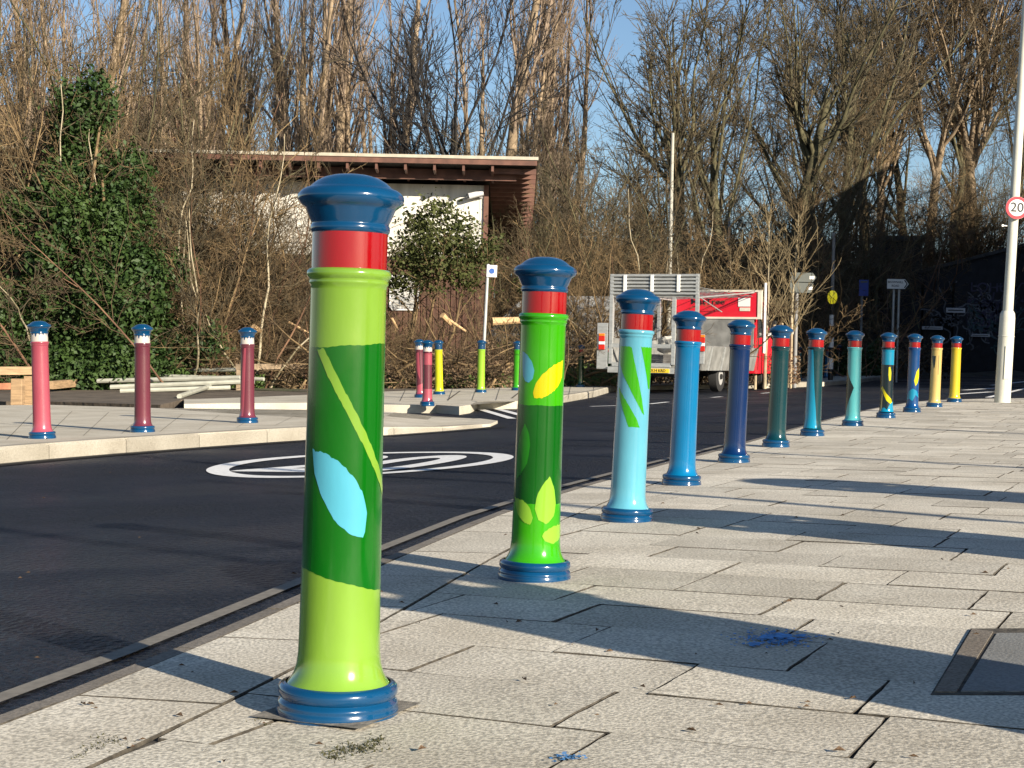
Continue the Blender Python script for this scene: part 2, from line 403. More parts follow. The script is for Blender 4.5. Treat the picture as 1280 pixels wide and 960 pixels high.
# inspection cover in the footway (right edge of the photo)
cov = empty('inspection_cover', W(*P(1300, 830), .0)); tag(cov, 'flush concrete inspection cover with a brownish frame at the lower right of the footway', 'cover')
def flush(name, pts, z, m, parent=None, th=.03, label=None):
    b = MB(); n = len(pts); inv = parent.location if parent else Vector((0,0,0))
    v1 = [W(x, y, gz(x, y)+z)-inv for x, y in pts]; v0 = [W(x, y, gz(x, y)+z-th)-inv for x, y in pts]
    b.add(v0+v1, [tuple(range(n))[::-1], tuple(range(n, 2*n))]+[(i, (i+1)%n, n+(i+1)%n, n+i) for i in range(n)])
    o = b.build(name, m, parent)
    a = o.data.color_attributes.new('tone', 'FLOAT_COLOR', 'POINT'); a.data.foreach_set('color', [1.0]*4*len(o.data.vertices))
    return o
M_frame = speckle('cover_frame', (.20, .175, .145), .25)
flush('frame', [P(1165,869), P(1420,869), P(1420,784), P(1215,785)], .0032, M_joint, cov)
flush('frame_edge', [P(1170,866.5), P(1197,867), P(1243,790), P(1217,786.5)], .0060, M_frame, cov)
flush('slab', [P(1203,866), P(1415,866), P(1415,791), P(1248,792)], .0058, M_cover, cov)
# blue surveyor's paint marks
rp = random.Random(5)
M_blue = mat('blue_spray', (.07, .24, .52), .9, .3, 60)
def blob(cu, cv, wu, wv, n=14, rotp=0):
    pts = []
    for i in range(n):
        a = 2*math.pi*i/n; k = rp.uniform(.6, 1.1); pts.append(P(cu+wu*k*math.cos(a)+rotp*math.sin(a), cv+wv*k*math.sin(a)))
    return pts
mb = MB()
for (cu, cv, wu, wv) in ((978,795,15,3.2),(960,797,12,3),(944,806,11,3),(1002,795,9,2.2),(990,799,8,1.6)):
    p = blob(cu, cv, wu, wv); mb.add([W(x, y, gz(x, y)+.0058+rp.uniform(0,.0006)) for x, y in p], [tuple(range(len(p)))])
for k in range(260):
    cu = rp.gauss(972, 24); cv = rp.gauss(799, 5.5); p = blob(cu, cv, rp.uniform(1,3), rp.uniform(.5,1.2), 6); mb.add([W(x, y, gz(x, y)+.005) for x, y in p], [tuple(range(6))])
for k in range(45):
    cu = rp.gauss(709, 11); cv = rp.gauss(950, 2.6); p = blob(cu, cv, rp.uniform(1.5,4.5), rp.uniform(.5,1.3), 6); mb.add([W(x, y, gz(x, y)+.0058) for x, y in p], [tuple(range(6))])
o = mb.build('painted_mark', M_blue, smooth='keep'); o['kind'] = 'structure'
for f in o.data.polygons: pass
M_pad = mat('mortar_pad', (.17, .155, .13), .95, .3, 40, .004, 60)

# moss and grit in the joints
def tuft(name, uvs, label):
    mb = MB(); r_ = random.Random(9)
    for (u, v, n, su, sv_) in uvs:
        for k in range(n):
            x, y = P(r_.gauss(u, su), r_.gauss(v, sv_)); a = r_.uniform(0, 6.28); h = r_.uniform(.001, .007); w = r_.uniform(.001, .003)
            z = gz(x, y)-.002; b0 = W(x, y, z); q = Vector((math.cos(a), math.sin(a), 0))*w
            tip = b0+Vector((r_.uniform(-.006,.006), r_.uniform(-.006,.006), h)); mb.add([b0-q, b0+q, tip], [(0,1,2)])
    o = mb.build(name, M_moss, smooth='keep'); o['kind'] = 'stuff'; o['label'] = label; o['category'] = 'moss'
tuft('moss', [(445,935,260,16,3.5),(415,946,120,10,4),(470,925,80,7,2.5),(135,925,160,12,3.5),(115,934,90,8,4),(98,944,50,6,3),(325,902,40,8,3)], 'olive moss tufts in the footway joints around the nearest bollard')
# twigs, leaf scraps and grit lying about
mb = MB(); r_ = random.Random(21)
M_deb = mat('leaf_scraps', (.09, .055, .03), .9, .5, 300)
for k in range(90):
    u = r_.uniform(20, 1270); v = r_.uniform(560, 955); x, y = P(u, v)
    s = r_.uniform(.003, .012); kd = kdist(x, y)[0]; z = (gz(x, y)+.004 if kd > 0 else rz(x, y)+.004); a = r_.uniform(0, 6.28)
    b0 = W(x, y, z); q = Vector((math.cos(a), math.sin(a), 0))*s; q2 = Vector((-q.y, q.x, 0))*r_.uniform(.2,.6)
    mb.add([b0-q, b0-q2+Vector((0,0,s*.4)), b0+q, b0+q2+Vector((0,0,s*.6)), b0], [(0,1,4),(1,2,4),(2,3,4),(3,0,4)])
o = mb.build('leaf_litter', M_deb, smooth='keep'); tag(o, 'scattered brown leaf scraps and grit on footway and road', 'leaf litter', kind='stuff')

# ------------------------------------------------------------ far footways and kerbs
def gl(x, y): return -.085*ss(-2.0, -.5, x) if y < 19.9 and y > 12 else 0.0
PL1 = [P(-260,584),P(-150,572),P(0,559),P(110,551),P(199,545),P(300,539),P(383,534),P(480,529.5),P(560,524.5),P(613,520.5),P(622,517),P(600,514.5),P(552,518),P(480,523),P(420,524),P(304,518),P(191,510),P(62,506),P(-150,508),P(-260,510)]
def kerbed(name, front, back, m, kh=.13):
    """front: the kerb line facing the road, back: the far edge; kerbstones are a raised row"""
    pts = front+back[::-1]
    o = sheet(name, pts, gl, m, None, .3); return o
M_pave = speckle('far_slab', (.55, .51, .42), .13)
sheet('traffic_island', PL1, gl, M_pave, .5, .3)
PL2 = [P(230,505),P(300,504),P(385,503.5),P(480,506),P(545,506),P(574,508),P(588,506),P(596,502),P(645,501.5),P(700,495.5),P(742,489),P(765,483),P(850,480.5),P(960,479.5),P(1030,477.5),P(1078,473.5),P(1120,467.5),P(1142,460.5),P(1128,457),P(1000,458.5),P(900,466),P(765,474),P(645,483),P(480,489.5),P(385,493.5),P(300,497),P(230,499)]
sheet('far_footway', PL2, gl, M_pave, None, .3)
# kerbstones along the two far kerbs: separate stones, 4 mm proud
def kerbrow(name, line, w=.14, L=.915, face=.13):
    s2 = Slabs(); pl = resample(line, L)
    for i in range(len(pl)-1):
        p, q = Vector(pl[i]), Vector(pl[i+1]); d = (q-p).normalized(); n_ = Vector((-d.y, d.x))
        a = [p-n_*.012, q-n_*.012, q+n_*w, p+n_*w]; k = len(s2.v); t = rs.uniform(.82, 1.08); g = d*.004
        a[0] += g; a[3] += g; a[1] -= g; a[2] -= g; ins = [n_*.018, n_*.018, -n_*.004, -n_*.004]
        for z, cc in ((-face-.12, a), (-.02, a), (.005, [a[j]+ins[j] for j in range(4)])):
            for c in cc: s2.v.append(W(c.x, c.y, z+gl(c.x, c.y))[:]); s2.tone.append(t)
        for j in range(2):
            for e in range(4): s2.f.append((k+j*4+e, k+j*4+(e+1)%4, k+j*4+4+(e+1)%4, k+j*4+4+e)); s2.mi.append(0)
        s2.f.append((k+8, k+9, k+10, k+11)); s2.mi.append(0)
    return s2.build(name, [M_kerb])
kerbrow('kerb', [P(-260,584),P(-150,572),P(0,559),P(110,551),P(199,545),P(300,539),P(383,534),P(480,529.5),P(560,524.5),P(608,521)])
kerbrow('kerb', [P(596,502),P(645,501.5),P(700,495.5),P(742,489),P(765,483),P(850,480.5),P(960,479.5),P(1030,477.5),P(1078,473.5),P(1120,467.5),P(1140,461)])
# joints of the island paving, as narrow dark grooves in the surface
mb = MB()
def groove(u0, v0, u1, v1, w=.02, z=.006):
    a = Vector(P(u0, v0)); b = Vector(P(u1, v1)); d = (b-a).normalized(); n_ = Vector((-d.y, d.x))*w/2
    mb.add([W(*(a-n_), z), W(*(b-n_), z), W(*(b+n_), z), W(*(a+n_), z)], [(0,1,2,3)])
groove(-60,526,170,541,.015); groove(-20,541,60,549,.015); groove(102,511,300,522,.015); groove(300,498.5,480,495,.03); groove(480,498,590,493,.03)
groove(560,500,575,489,.03); groove(640,498,655,486,.03)
rj = random.Random(8)
for k in range(9): groove(-40+k*48, 553-k*2.6, -2+k*46, 512+k*1.2, .005)
for k in range(10): groove(470+k*30, 502-k*.3, 478+k*29.5, 487-k*.9, .008)
o = mb.build('paving_joint', M_joint, smooth='keep'); o['kind'] = 'structure'
# light concrete channel at the foot of the island kerb
def ribbon(name, line, off0, off1, zf, m, dz=.005):
    b = MB(); pts = []
    n = len(line); vv = []
    for i, p in enumerate(line):
        a = Vector(line[max(0,i-1)]); c = Vector(line[min(n-1,i+1)]); d = (c-a).normalized(); nn = Vector((d.y, -d.x))
        for of in (off0, off1):
            q = Vector(p)+nn*of; vv.append(W(q.x, q.y, zf(q.x, q.y)+dz))
    b.add(vv, [(2*i, 2*i+1, 2*i+3, 2*i+2) for i in range(n-1)]); o = b.build(name, m, smooth='keep'); o['kind'] = 'structure'; return o
il = dense([P(-260,584),P(-150,572),P(0,559),P(110,551),P(199,545),P(300,539),P(383,534),P(480,529.5),P(560,524.5),P(608,521)])
ribbon('gutter_strip', il, .16, .27, rz, M_kerb)
# verge: bare trodden soil and rough grass behind the far kerb
sheet('verge', [P(-500,499.8),(-22,60),(14,60),P(1142,457),P(1128,456.8),P(1000,458.2),P(900,465.6),P(765,473.6),P(645,482.6),P(480,489),P(385,493),P(300,496.6),P(226,499),P(200,505),P(62,501)], lambda x, y: -.012, M_soil, 2.0, .4)
sheet('grass_bank', [P(-500,484),(-22,61),(14,61),P(1128,456.5),P(1000,457),P(900,465),P(765,474),P(645,479),P(480,485),P(380,489),P(300,487),P(100,484)], lambda x, y: -.006+.02*math.sin(x*1.3)*math.sin(y*.7), M_grass, 1.0)

# speed roundel on the carriageway
mb = MB(); rc = Vector((-1.08, 11.55)); ra = R(18); fa = Vector((math.sin(ra), math.cos(ra))); fb = Vector((math.cos(ra), -math.sin(ra)))
n = 96; vv = []
for i in range(n):
    t = 2*math.pi*i/n
    for k in (1.0, .85):
        q = rc+fa*1.50*math.cos(t)*(k if k == 1 else .885)+fb*1.04*math.sin(t)*k; vv.append(W(q.x, q.y, rz(q.x, q.y)+.006))
mb.add(vv, [(2*i, (2*i+2) % (2*n), (2*i+3) % (2*n), 2*i+1) for i in range(n)])
cu = bpy.data.curves.new('t', 'FONT'); cu.body = '20'; cu.size = 1; cu.offset = .022; cu.align_x = 'CENTER'; cu.align_y = 'CENTER'
t = bpy.data.objects.new('t', cu); C.objects.link(t); me = bpy.data.meshes.new_from_object(t.evaluated_get(bpy.context.evaluated_depsgraph_get())); bpy.data.objects.remove(t)
xs = [v.co.x for v in me.vertices]; ys = [v.co.y for v in me.vertices]; mx_, my_ = (max(xs)+min(xs))/2, (max(ys)+min(ys))/2; hx, hy = (max(xs)-min(xs))/2, (max(ys)-min(ys))/2
vv = []
for v in me.vertices:
    q = rc+fb*(v.co.x-mx_)/hx*.62+fa*(v.co.y-my_)/hy*.98; vv.append(W(q.x, q.y, rz(q.x, q.y)+.006))
mb.add(vv, [tuple(p.vertices) for p in me.polygons])
o = mb.build('speed_roundel_marking', M_line, smooth='keep'); o['kind'] = 'structure'
# lane and junction lines further off
mb = MB()
def rline(u0, v0, u1, v1, w=.1):
    a = Vector(P(u0, v0, -.1)); b = Vector(P(u1, v1, -.1)); d = (b-a).normalized(); n_ = Vector((-d.y, d.x))*w/2; k = 8
    for i in range(k):
        p = a+(b-a)*i/k; q = a+(b-a)*(i+1)/k
        mb.add([W(*c, rz(*c)+.007) for c in (p-n_, q-n_, q+n_, p+n_)], [(0,1,2,3)])
rline(592,508,640,522,.12); rline(606,506,660,520,.12); rline(738,507,772,506); rline(812,504,835,501.5); rline(890,496,902,495); rline(952,491,968,489.5)
for i in range(7): rline(1205+i*12, 463+i*.15, 1212+i*12, 463+i*.15, .5)
rline(1195,492,1240,489,.2); rline(1205,487,1250,484,.2); rline(1235,496,1285,484,.12); rline(1240,481,1285,476,.2)
o = mb.build('road_lines', M_line, smooth='keep'); o['kind'] = 'structure'

# ------------------------------------------------------------ bollards
def paint(name, rgb, rough=.16, k=.9, wear=.05):
    k = k*.68; c = tuple(v*k for v in lin(rgb)); return mat('paint_'+name, c, rough, wear+.09, 5, .0016, 14, coat=.5, stretch=(1, 1, .35))
PBLUE = paint('cap_blue', (6, 80, 128), k=.78); PRED = paint('red', (190, 4, 18), k=.75); PWHITE = paint('white', (235, 225, 215), .4)
CAP = [(.0,1.0),(.018,.9994),(.035,.997),(.052,.992),(.066,.984),(.0765,.975),(.080,.9725),(.0865,.9705),(.0935,.9655),(.0982,.959),(.0988,.953),(.0965,.946),(.0885,.9390),(.0842,.9362),(.0825,.9335),(.0788,.9240),(.0745,.9140),(.0718,.9080),(.0712,.9055),(.0732,.9030),(.0738,.8980),(.0732,.8925),(.0712,.8905),(.0699,.8895)]
NECK = [(.0700,.891),(.0700,.8215)]
SH = [(.0700,.8235),(.0745,.8225),(.0778,.8185),(.0785,.8135),(.0775,.8085),(.0740,.8050),(.0728,.8025),(.0738,.7985),(.0735,.7955),(.0708,.7925),(.0703,.785),(.0702,.70),(.0708,.55),(.0722,.38),(.0738,.24),(.0752,.15),(.0762,.115),(.0785,.093),(.083,.076),(.0885,.065),(.0945,.057),(.0985,.0535)]
BASE = [(.0975,.058),(.1050,.0565),(.1095,.0525),(.1115,.046),(.1108,.0385),(.1075,.0325),(.1055,.0305),(.1075,.0275),(.1110,.0245),(.1120,.0195),(.1108,.0165),(.1130,.0130),(.1140,.0060),(.1135,-.012)]
def prof_r(z):
    for (r0, z0), (r1, z1) in zip(SH, SH[1:]):
        if z1 <= z <= z0: return r1+(r0-r1)*(z-z1)/(z0-z1+1e-12)
    return SH[-1][0] if z < SH[-1][1] else SH[0][0]
zs_ = sorted({z for _, z in SH})
rwob = random.Random(31)
def decal(mb, poly, mi, off=.0005, step=3.0):
    """poly in (theta deg, z) -- one z interval per theta"""
    th = [p[0] for p in poly]; t0, t1 = min(th), max(th); n = max(2, int((t1-t0)/step)); cols = []
    for i in range(n+1):
        t = t0+(t1-t0)*i/n; t_ = min(max(t, t0+1e-4), t1-1e-4); zz = []
        for a, b in zip(poly, poly[1:]+poly[:1]):
            if (a[0]-t_)*(b[0]-t_) < 0: zz.append(a[1]+(b[1]-a[1])*(t_-a[0])/(b[0]-a[0]))
        if len(zz) >= 2: cols.append((t, min(zz)+rwob.gauss(0, .0007), max(zz)+rwob.gauss(0, .0007)+.0012*math.sin(t*.45)))
    vv = []; ff = []; K = 9
    for (t, a, b) in cols:
        for k in range(K+1):
            z = a+(b-a)*k/K; r = prof_r(z)+off; q = R(t); vv.append((r*math.sin(q), -r*math.cos(q), z))
    for i in range(len(cols)-1):
        for k in range(K): a = i*(K+1)+k; ff.append((a, a+K+1, a+K+2, a+1))
    mb.add(vv, ff, mi)
def band(mb, z0, z1, mi, slope0=0, slope1=0, off=.0004):
    # all-round band whose edges tilt: z +- slope*sin(theta)
    vv = []; ff = []; n = 96; K = 12
    for i in range(n):
        t = 2*math.pi*i/n; a = z0+slope0*math.sin(t)+(.0009*math.sin(5*t)+.0006*math.sin(23*t+1) if z0 > .1 else 0); b = z1+slope1*math.sin(t)+(.0009*math.sin(6*t+2)+.0005*math.sin(27*t) if z1 < .75 else 0)
        for k in range(K+1):
            z = a+(b-a)*k/K; r = prof_r(z)+off; vv.append((r*math.sin(t), -r*math.cos(t), z))
    for i in range(n):
        for k in range(K): a = i*(K+1)+k; b = ((i+1)%n)*(K+1)+k; ff.append((a, b, b+1, a+1))
    mb.add(vv, ff, mi)
def th_(dx): return math.degrees(math.asin(max(-.995, min(.995, dx))))
def shaft(design, parent, sides=64):
    mb = MB(); col = design['base']; mats = [col]
    prof = list(SH); dn = []
    for (a, b) in zip(prof, prof[1:]):
        dn.append(a); k = int(abs(a[1]-b[1])/.05)
        for i in range(1, k): dn.append((a[0]+(b[0]-a[0])*i/k, a[1]+(b[1]-a[1])*i/k))
    dn.append(prof[-1]); mb.lathe(dn, sides)
    for e in design.get('items', []):
        m = e[1]
        if m not in mats: mats.append(m)
        mi = mats.index(m)
        if e[0] == 'band': band(mb, *e[2][:2], mi, *e[2][2:])
        else: decal(mb, e[2], mi, off=e[3] if len(e) > 3 else .0008)
    return mb.build('shaft', mats, parent, smooth=True, auto=50)
GL = paint('lime_green', (146, 194, 66), k=.8); GD = paint('leaf_green', (6, 108, 14)); CY = paint('sky_cyan', (95, 195, 222))
G2 = paint('bright_green', (62, 178, 5)); G2D = paint('deep_green', (8, 98, 18)); YE = paint('yellow', (228, 214, 5)); LG = paint('pale_green', (150, 208, 60)); G2M = paint('mid_green', (35, 150, 25))
B3 = paint('light_blue', (105, 188, 212)); B4 = paint('azure', (0, 124, 180)); NV = paint('navy', (0, 44, 96)); TE = paint('dark_teal', (5, 62, 70)); C7 = paint('cyan', (10, 150, 190))
AQ = paint('aqua', (98, 200, 204)); NB = paint('near_black_teal', (8, 34, 44)); B10 = paint('deep_blue', (8, 74, 135)); TAN = paint('sand_yellow', (225, 196, 118)); YL = paint('warm_yellow', (238, 208, 50))
PK = paint('rose_pink', (188, 84, 102), .25); MR = paint('plum', (116, 50, 66), .25); LY = paint('lemon', (225, 225, 30)); LM = paint('lime', (165, 215, 60)); GRY = paint('dark_grey', (60, 62, 66))
def conv(pts, cx, R_, y0, k, zc=.812, cs=0.0):
    out = []
    for (x, y) in pts:
        c = cx+(y-y0)*cs; out.append((th_((x-c)/R_), zc-(y-y0)/k))
    return out
def c1(pts): return conv(pts, 437, 48.5, 343, 685, cs=-.0235)
def c2(pts): return conv(pts, 178, 67, 212, 880, cs=-.045)       # in zoomed units
def c3(pts): return conv(pts, 548, 150, 100, 2089, cs=-.05)
stem = [(398,438),(407,437),(433,490),(456,536),(470,572),(480,612),(478,622),(466,582),(449,545),(426,500)]
D1 = dict(base=GL, items=[('band', GD, (.252, .682, -.020, .006)),
    ('d', GL, c1(stem), .0011),
    ('d', CY, c1([(393,563),(407,566),(425,576),(442,594),(454,615),(459,640),(458,660),(454,671),(440,668),(420,650),(404,620),(395,590)]), .0011)])
D2 = dict(base=G2, items=[('band', G2D, (.238, .54, 0, 0)),
    ('d', CY, c2([(116,306),(128,314),(142,332),(150,357),(147,378),(136,390),(124,388),(116,370)])),
    ('d', YE, c2([(234,326),(205,342),(172,368),(152,395),(146,418),(149,432),(172,431),(198,418),(220,396),(232,368)])),
    ('d', G2M, c2([(122,500),(134,525),(137,560),(130,605),(112,638),(98,655),(99,600),(106,545)]), .0011),
    ('d', LG, c2([(191,642),(203,672),(207,715),(202,748),(180,772),(158,760),(149,730),(155,695),(170,668)]), .0011),
    ('d', LG, c2([(94,704),(118,710),(136,728),(143,755),(137,775),(118,768),(100,745)]), .0011),
    ('d', LG, c2([(219,772),(221,806),(197,826),(176,818),(167,805),(176,790),(198,778)]), .0011)])
D3 = dict(base=B3, items=[('d', G2, c3([(402,228),(505,228),(545,420),(590,640),(618,835),(600,815),(540,700),(470,560),(418,450),(402,380)])),
    ('d', G2, c3([(592,228),(690,228),(690,420),(668,600),(655,600),(645,520),(620,370)])),
    ('d', G2, c3([(392,590),(420,650),(480,750),(540,850),(578,945),(478,945),(440,830),(398,680)]))])
D4 = dict(base=B4, items=[]); D5 = dict(base=NV, items=[]); D6 = dict(base=TE, items=[])
D7 = dict(base=TE, items=[('d', C7, [(-150,.795),(-20,.795),(-14,.7),(0,.45),(16,.25),(28,.07),(-150,.07)])])
D8 = dict(base=AQ, items=[('d', NB, [(-160,.62),(-75,.60),(-40,.50),(2,.40),(-35,.27),(-72,.15),(-160,.10)])])
D9 = dict(base=NB, items=[('band', C7, (.62, .797, 0, 0)), ('d', YE, [(10,.59),(25,.60),(38,.53),(36,.44),(18,.43),(10,.5)]),
    ('d', YE, [(-62,.24+.1),(-45,.37),(0,.28),(45,.22),(60,.16),(40,.08+.08),(0,.2),(-30,.28)]),
    ('d', C7, [(-80,.0+.07),(85,.07),(80,.2),(30,.16),(5,.09),(-15,.12),(-40,.08+.03)], .0010), ('d', TAN, [(-46,.30-.02),(-36,.28),(-40,.075),(-58,.075)], .0012)])
D10 = dict(base=B10, items=[('d', YE, [(8,.40),(30,.52),(62,.57),(70,.46),(52,.38),(25,.33)]), ('d', C7, [(-70,.15),(-45,.26),(0,.30),(45,.27),(75,.18),(30,.22),(0,.14),(-30,.17)])])
D11 = dict(base=TAN, items=[('d', NB, [(-62,.71),(-8,.71),(-12,.60),(-20,.52),(-45,.62)]), ('d', GRY, [(22,.72),(27,.72),(27,.45),(22,.45)])])
D12 = dict(base=YL, items=[])
proto = {}
def bollard(x, y, z, h, design, label, cat='bollard', group='painted bollards', tilt=0, tilty=0, neck='red', pad=False, sides=64):
    root = empty('bollard', W(x, y, z), math.atan2(-x, y), tilt, tilty); root.scale = (h, h, h)
    tag(root, label, cat, group)
    shaft(design, root, sides)
    if 'cap' not in proto:
        b = MB(); b.lathe(CAP[::-1], 72); proto['cap'] = b.build('cap', PBLUE, root, smooth=True, auto=60)
        b = MB(); b.lathe([(.0700,.8215),(.0701,.84),(.0700,.862),(.0700,.891)], 64); proto['red'] = b.build('neck_band', PRED, root, smooth=True)
        b = MB(); b.lathe(BASE[::-1], 72); proto['base'] = b.build('base', PBLUE, root, smooth=True, auto=60)
        b = MB(); b.lathe([(.0700,.8215),(.0700,.891)], 64)
        b2 = MB(); b2.lathe([(.0700,.8215),(.0700,.891)], 64, 0)
        # blue runs over the white undercoat
        rr = random.Random(4)
        for k in range(14):
            t0 = k*360/14; w = rr.uniform(9, 20); hh = rr.uniform(.008, .035); vv = []
            for q in range(5):
                tt = R(t0+w*(q/4-.5)); dp = hh*(1-(q/2-1)**2)
                for z_ in (.890, .889-dp): vv.append((.0706*math.sin(tt), -.0706*math.cos(tt), z_))
            b2.add(vv, [(2*q, 2*q+1, 2*q+3, 2*q+2) for q in range(4)], 1)
        proto['white'] = b2.build('neck_band', [PWHITE, PBLUE], None, smooth=True); proto['white'].parent = root
        if neck != 'white': bpy.data.objects.remove(proto['white'].copy()) if False else None
        proto['white_me'] = proto['white'].data; bpy.data.objects.remove(proto['white'])
    else:
        for k in ('cap', 'base'):
            c = proto[k].copy(); C.objects.link(c); c.parent = root
        if neck == 'red': c = proto['red'].copy(); C.objects.link(c); c.parent = root
        elif neck == 'white':
            c = bpy.data.objects.new('neck_band', proto['white_me']); C.objects.link(c); c.parent = root; c['label'] = 'white undercoat neck with blue paint runs'
    if pad:
        s = .119; a0 = R(24.8)
        pts = [(x+s*(cx_*math.cos(a0)+cy_*math.sin(a0)), y+s*(-cx_*math.sin(a0)+cy_*math.cos(a0))) for cx_, cy_ in ((-1,-1),(1,-1),(1,1),(-1,1))]
        mb = MB(); mb.add([W(px, py, gz(px, py)+.0045) for px, py in pts], [(0,1,2,3)])
        o = mb.build('mortar_joint', M_pad, smooth='keep'); o['kind'] = 'structure'
    return root
row = [  # axis x at base, base y (axis), axis top x, cap top y, design, label
 (421,891,440,218,D1,'nearest bollard, lime green with a dark green middle and a pale blue leaf'),
 (668,723,682,321,D2,'bright green bollard with yellow and blue leaves, second in the near row'),
 (783.5,651,798,361,D3,'light blue bollard with slanting green stripes, third in the near row'),
 (852,606,862,388,D4,'plain azure blue bollard between the striped and the navy one'),
 (917.5,578,927,399,D5,'plain navy blue bollard in the near row'),
 (970,558.5,977,406,D6,'plain dark teal bollard in the near row next to the navy one'),
 (1015.5,544.5,1021,410,D7,'two-tone bollard, cyan on its left and dark teal on its right'),
 (1066,532,1069,413,D8,'aqua bollard with a dark triangle pointing right'),
 (1107.5,522,1111,415.5,D9,'black bollard with cyan bands and yellow patches near the far end of the row'),
 (1140,515,1144,417,D10,'deep blue bollard with a yellow leaf and cyan patch low down'),
 (1168,508.5,1172,419,D11,'sand yellow bollard with a dark wedge, last but one of the near row'),
 (1193,502.5,1196,420,D12,'plain warm yellow bollard at the far end of the near row')]
for i, (bx, by, tx, ty, D, lab) in enumerate(row):
    s = by-ty; d = FPX/s*1.0; x = X(bx, d); z = CAMH-(by-HZ)/s
    z = gz(x, d)+.002 if abs(z-gz(x, d)) > .05 else gz(x, d)*.5+z*.5
    z = gz(x, d)
    lean = math.atan((tx-bx)/s)-ROLL+R(.0)
    # fit the base to its pixel: keep depth from the base position
    d = FPX*(CAMH-z)/(by-HZ); x = X(bx, d); h = s*d/FPX
    bollard(x, d, z, h, D, lab, group='painted bollards in the near row', tilt=lean, pad=i < 1, sides=96 if i < 3 else 48)
for (bx, by, tx, ty, D, lab, nk) in [
 (52.5,548,49,401,dict(base=PK),'rose pink bollard with white neck at the left of the traffic island','white'),
 (178,540,178,405,dict(base=MR),'plain maroon bollard, middle of the three on the traffic island','white'),
 (309,528.5,309.5,409,dict(base=MR, items=[('d', PK, [(-30,.78),(-12,.78),(-30,.07),(-80,.07)])]),'maroon bollard with a pink streak, right of the three on the traffic island','white')]:
    s = by-ty; d = FPX*CAMH/(by-HZ); x = X(bx, d); bollard(x, d, 0, s*d/FPX, D, lab, group='pink and maroon bollards on the traffic island', tilt=math.atan((tx-bx)/s)-ROLL, neck=nk, sides=48)
far = [
 (526,497,524,dict(base=MR, items=[('d', PK, [(-80,.75),(-10,.78),(0,.3),(-60,.5)]),('d', PK, [(-60,.2),(40,.25),(60,.07),(-60,.07)])]),424,'slim maroon and pink bollard behind the pink-topped one','white'),
 (534,506.5,534.5,dict(base=MR, items=[('band', PK, (.62,.797,0,0)),('band', PK, (.07,.25,.03,0))]),425,'maroon bollard with pink top and foot right of the lime green bollard','white'),
 (549,493,548,dict(base=LY),425,'plain lemon yellow bollard by the knee rail','blue'),
 (601,490.5,602,dict(base=LM),425,'pale lime bollard by the thin grey signpost','blue'),
 (646,488,647,dict(base=G2),426,'green bollard half hidden behind the second near bollard','blue'),
 (725,484,727,dict(base=paint('bottle_green', (10,60,30))),431,'dark green bollard with red neck left of the truck','red'),
 (760,481.5,761,dict(base=G2M),432,'mid green bollard behind the truck tailboard','red'),
 (998.5,474.5,999,dict(base=AQ),433,'small aqua bollard across the road beyond the dark teal one','red'),
 (1033,472.5,1035,dict(base=B4),432,'small blue bollard across the road by the zebra beacon','red'),
 (1047,470,1049,dict(base=GRY),430,'small dark grey bollard across the road','red'),
 (1088,465,1091,dict(base=C7, items=[('band', PRED, (.25,.4,0,0)),('band', PWHITE, (.4,.7,.08,.08))]),427,'small red, white and cyan bollard across the road','red'),
 (1100,463.5,1102,dict(base=B10),428,'small deep blue bollard farthest across the road','red')]
for (bx, by, tx, D, ty, lab, nk) in far:
    s = by-ty; d = FPX*CAMH/(by-HZ); x = X(bx, d)
    if nk == 'blue': nk2 = 'blue'
    r = bollard(x, d, 0, min(1.15, s*d/FPX), D, lab, group='bollards along the far kerb', tilt=math.atan((tx-bx)/s)-ROLL, neck='white' if nk == 'white' else nk, sides=24)
    if nk == 'blue':
        c = proto['red'].copy(); c.data = c.data.copy(); c.data.materials.clear(); c.data.materials.append(PBLUE); C.objects.link(c); c.parent = r


# ------------------------------------------------------------ the single-storey building
M_white = mat('white_render', (.60, .58, .52), .85, .22, 1.6, .004, 30, stretch=(1.6, 1, .35))
M_timber = mat('brown_cladding', (.085, .040, .025), .8, .35, 3, .003, 40, stretch=(6, 6, .4))
M_fascia = mat('fascia_brown', (.125, .056, .038), .7, .25, 4)
M_felt = mat('roof_edge_metal', (.42, .38, .30), .5, .1, 6)
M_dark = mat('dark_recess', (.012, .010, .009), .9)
M_pale = mat('pale_frame', (.6, .6, .6), .5)
M_glass = mat('window_glass', (.03, .035, .04), .08, spec=.8)
M_netc = mat('net_curtain', (.42, .42, .40), .8, .2, 12)
BD = 40.0
def bz(v): return Zv(v, BD)
bx1 = X(603, BD); rx1 = X(664, 38.7); rx0 = -20.0
bld = empty('single_storey_building', W(0, BD, 0)); tag(bld, 'flat roofed building with white upper wall, brown timber cladding and brown eaves', 'building')
ztop = Zv(197, 38.7)-.18; zf = Zv(206.5, 38.7)-.15
mb = MB(); mb.box(rx0, bx1-.02, 0, 14, -.4, bz(326), 0); mb.build('lower_wall', M_timber, bld)
mb = MB()
x = rx0
rt = random.Random(2)
while x < bx1-.12:                                   # board-on-board cladding
    mb.box(x, x+.13, -.035-rt.uniform(0, .008), -.002, -.35, bz(327)-.01); x += .152
mb.build('cladding', M_timber, bld)
mb = MB(); mb.box(rx0, bx1-.06, .01, 13.9, bz(326)+.004, bz(233)); mb.build('upper_wall', M_white, bld)
mb = MB(); mb.box(bx1-.06, bx1+.06, -.05, .12, bz(326), bz(233)); mb.build('corner_post', M_fascia, bld)
mb = MB(); mb.box(rx0, bx1, -.045, .0, bz(328), bz(324)); mb.build('flashing', M_dark, bld)
mb = MB(); x = rx0+2
while x < bx1: mb.box(x, x+.015, .002, .012, bz(324), bz(235)); x += 1.22
mb.build('panel_joint', M_pale, bld)
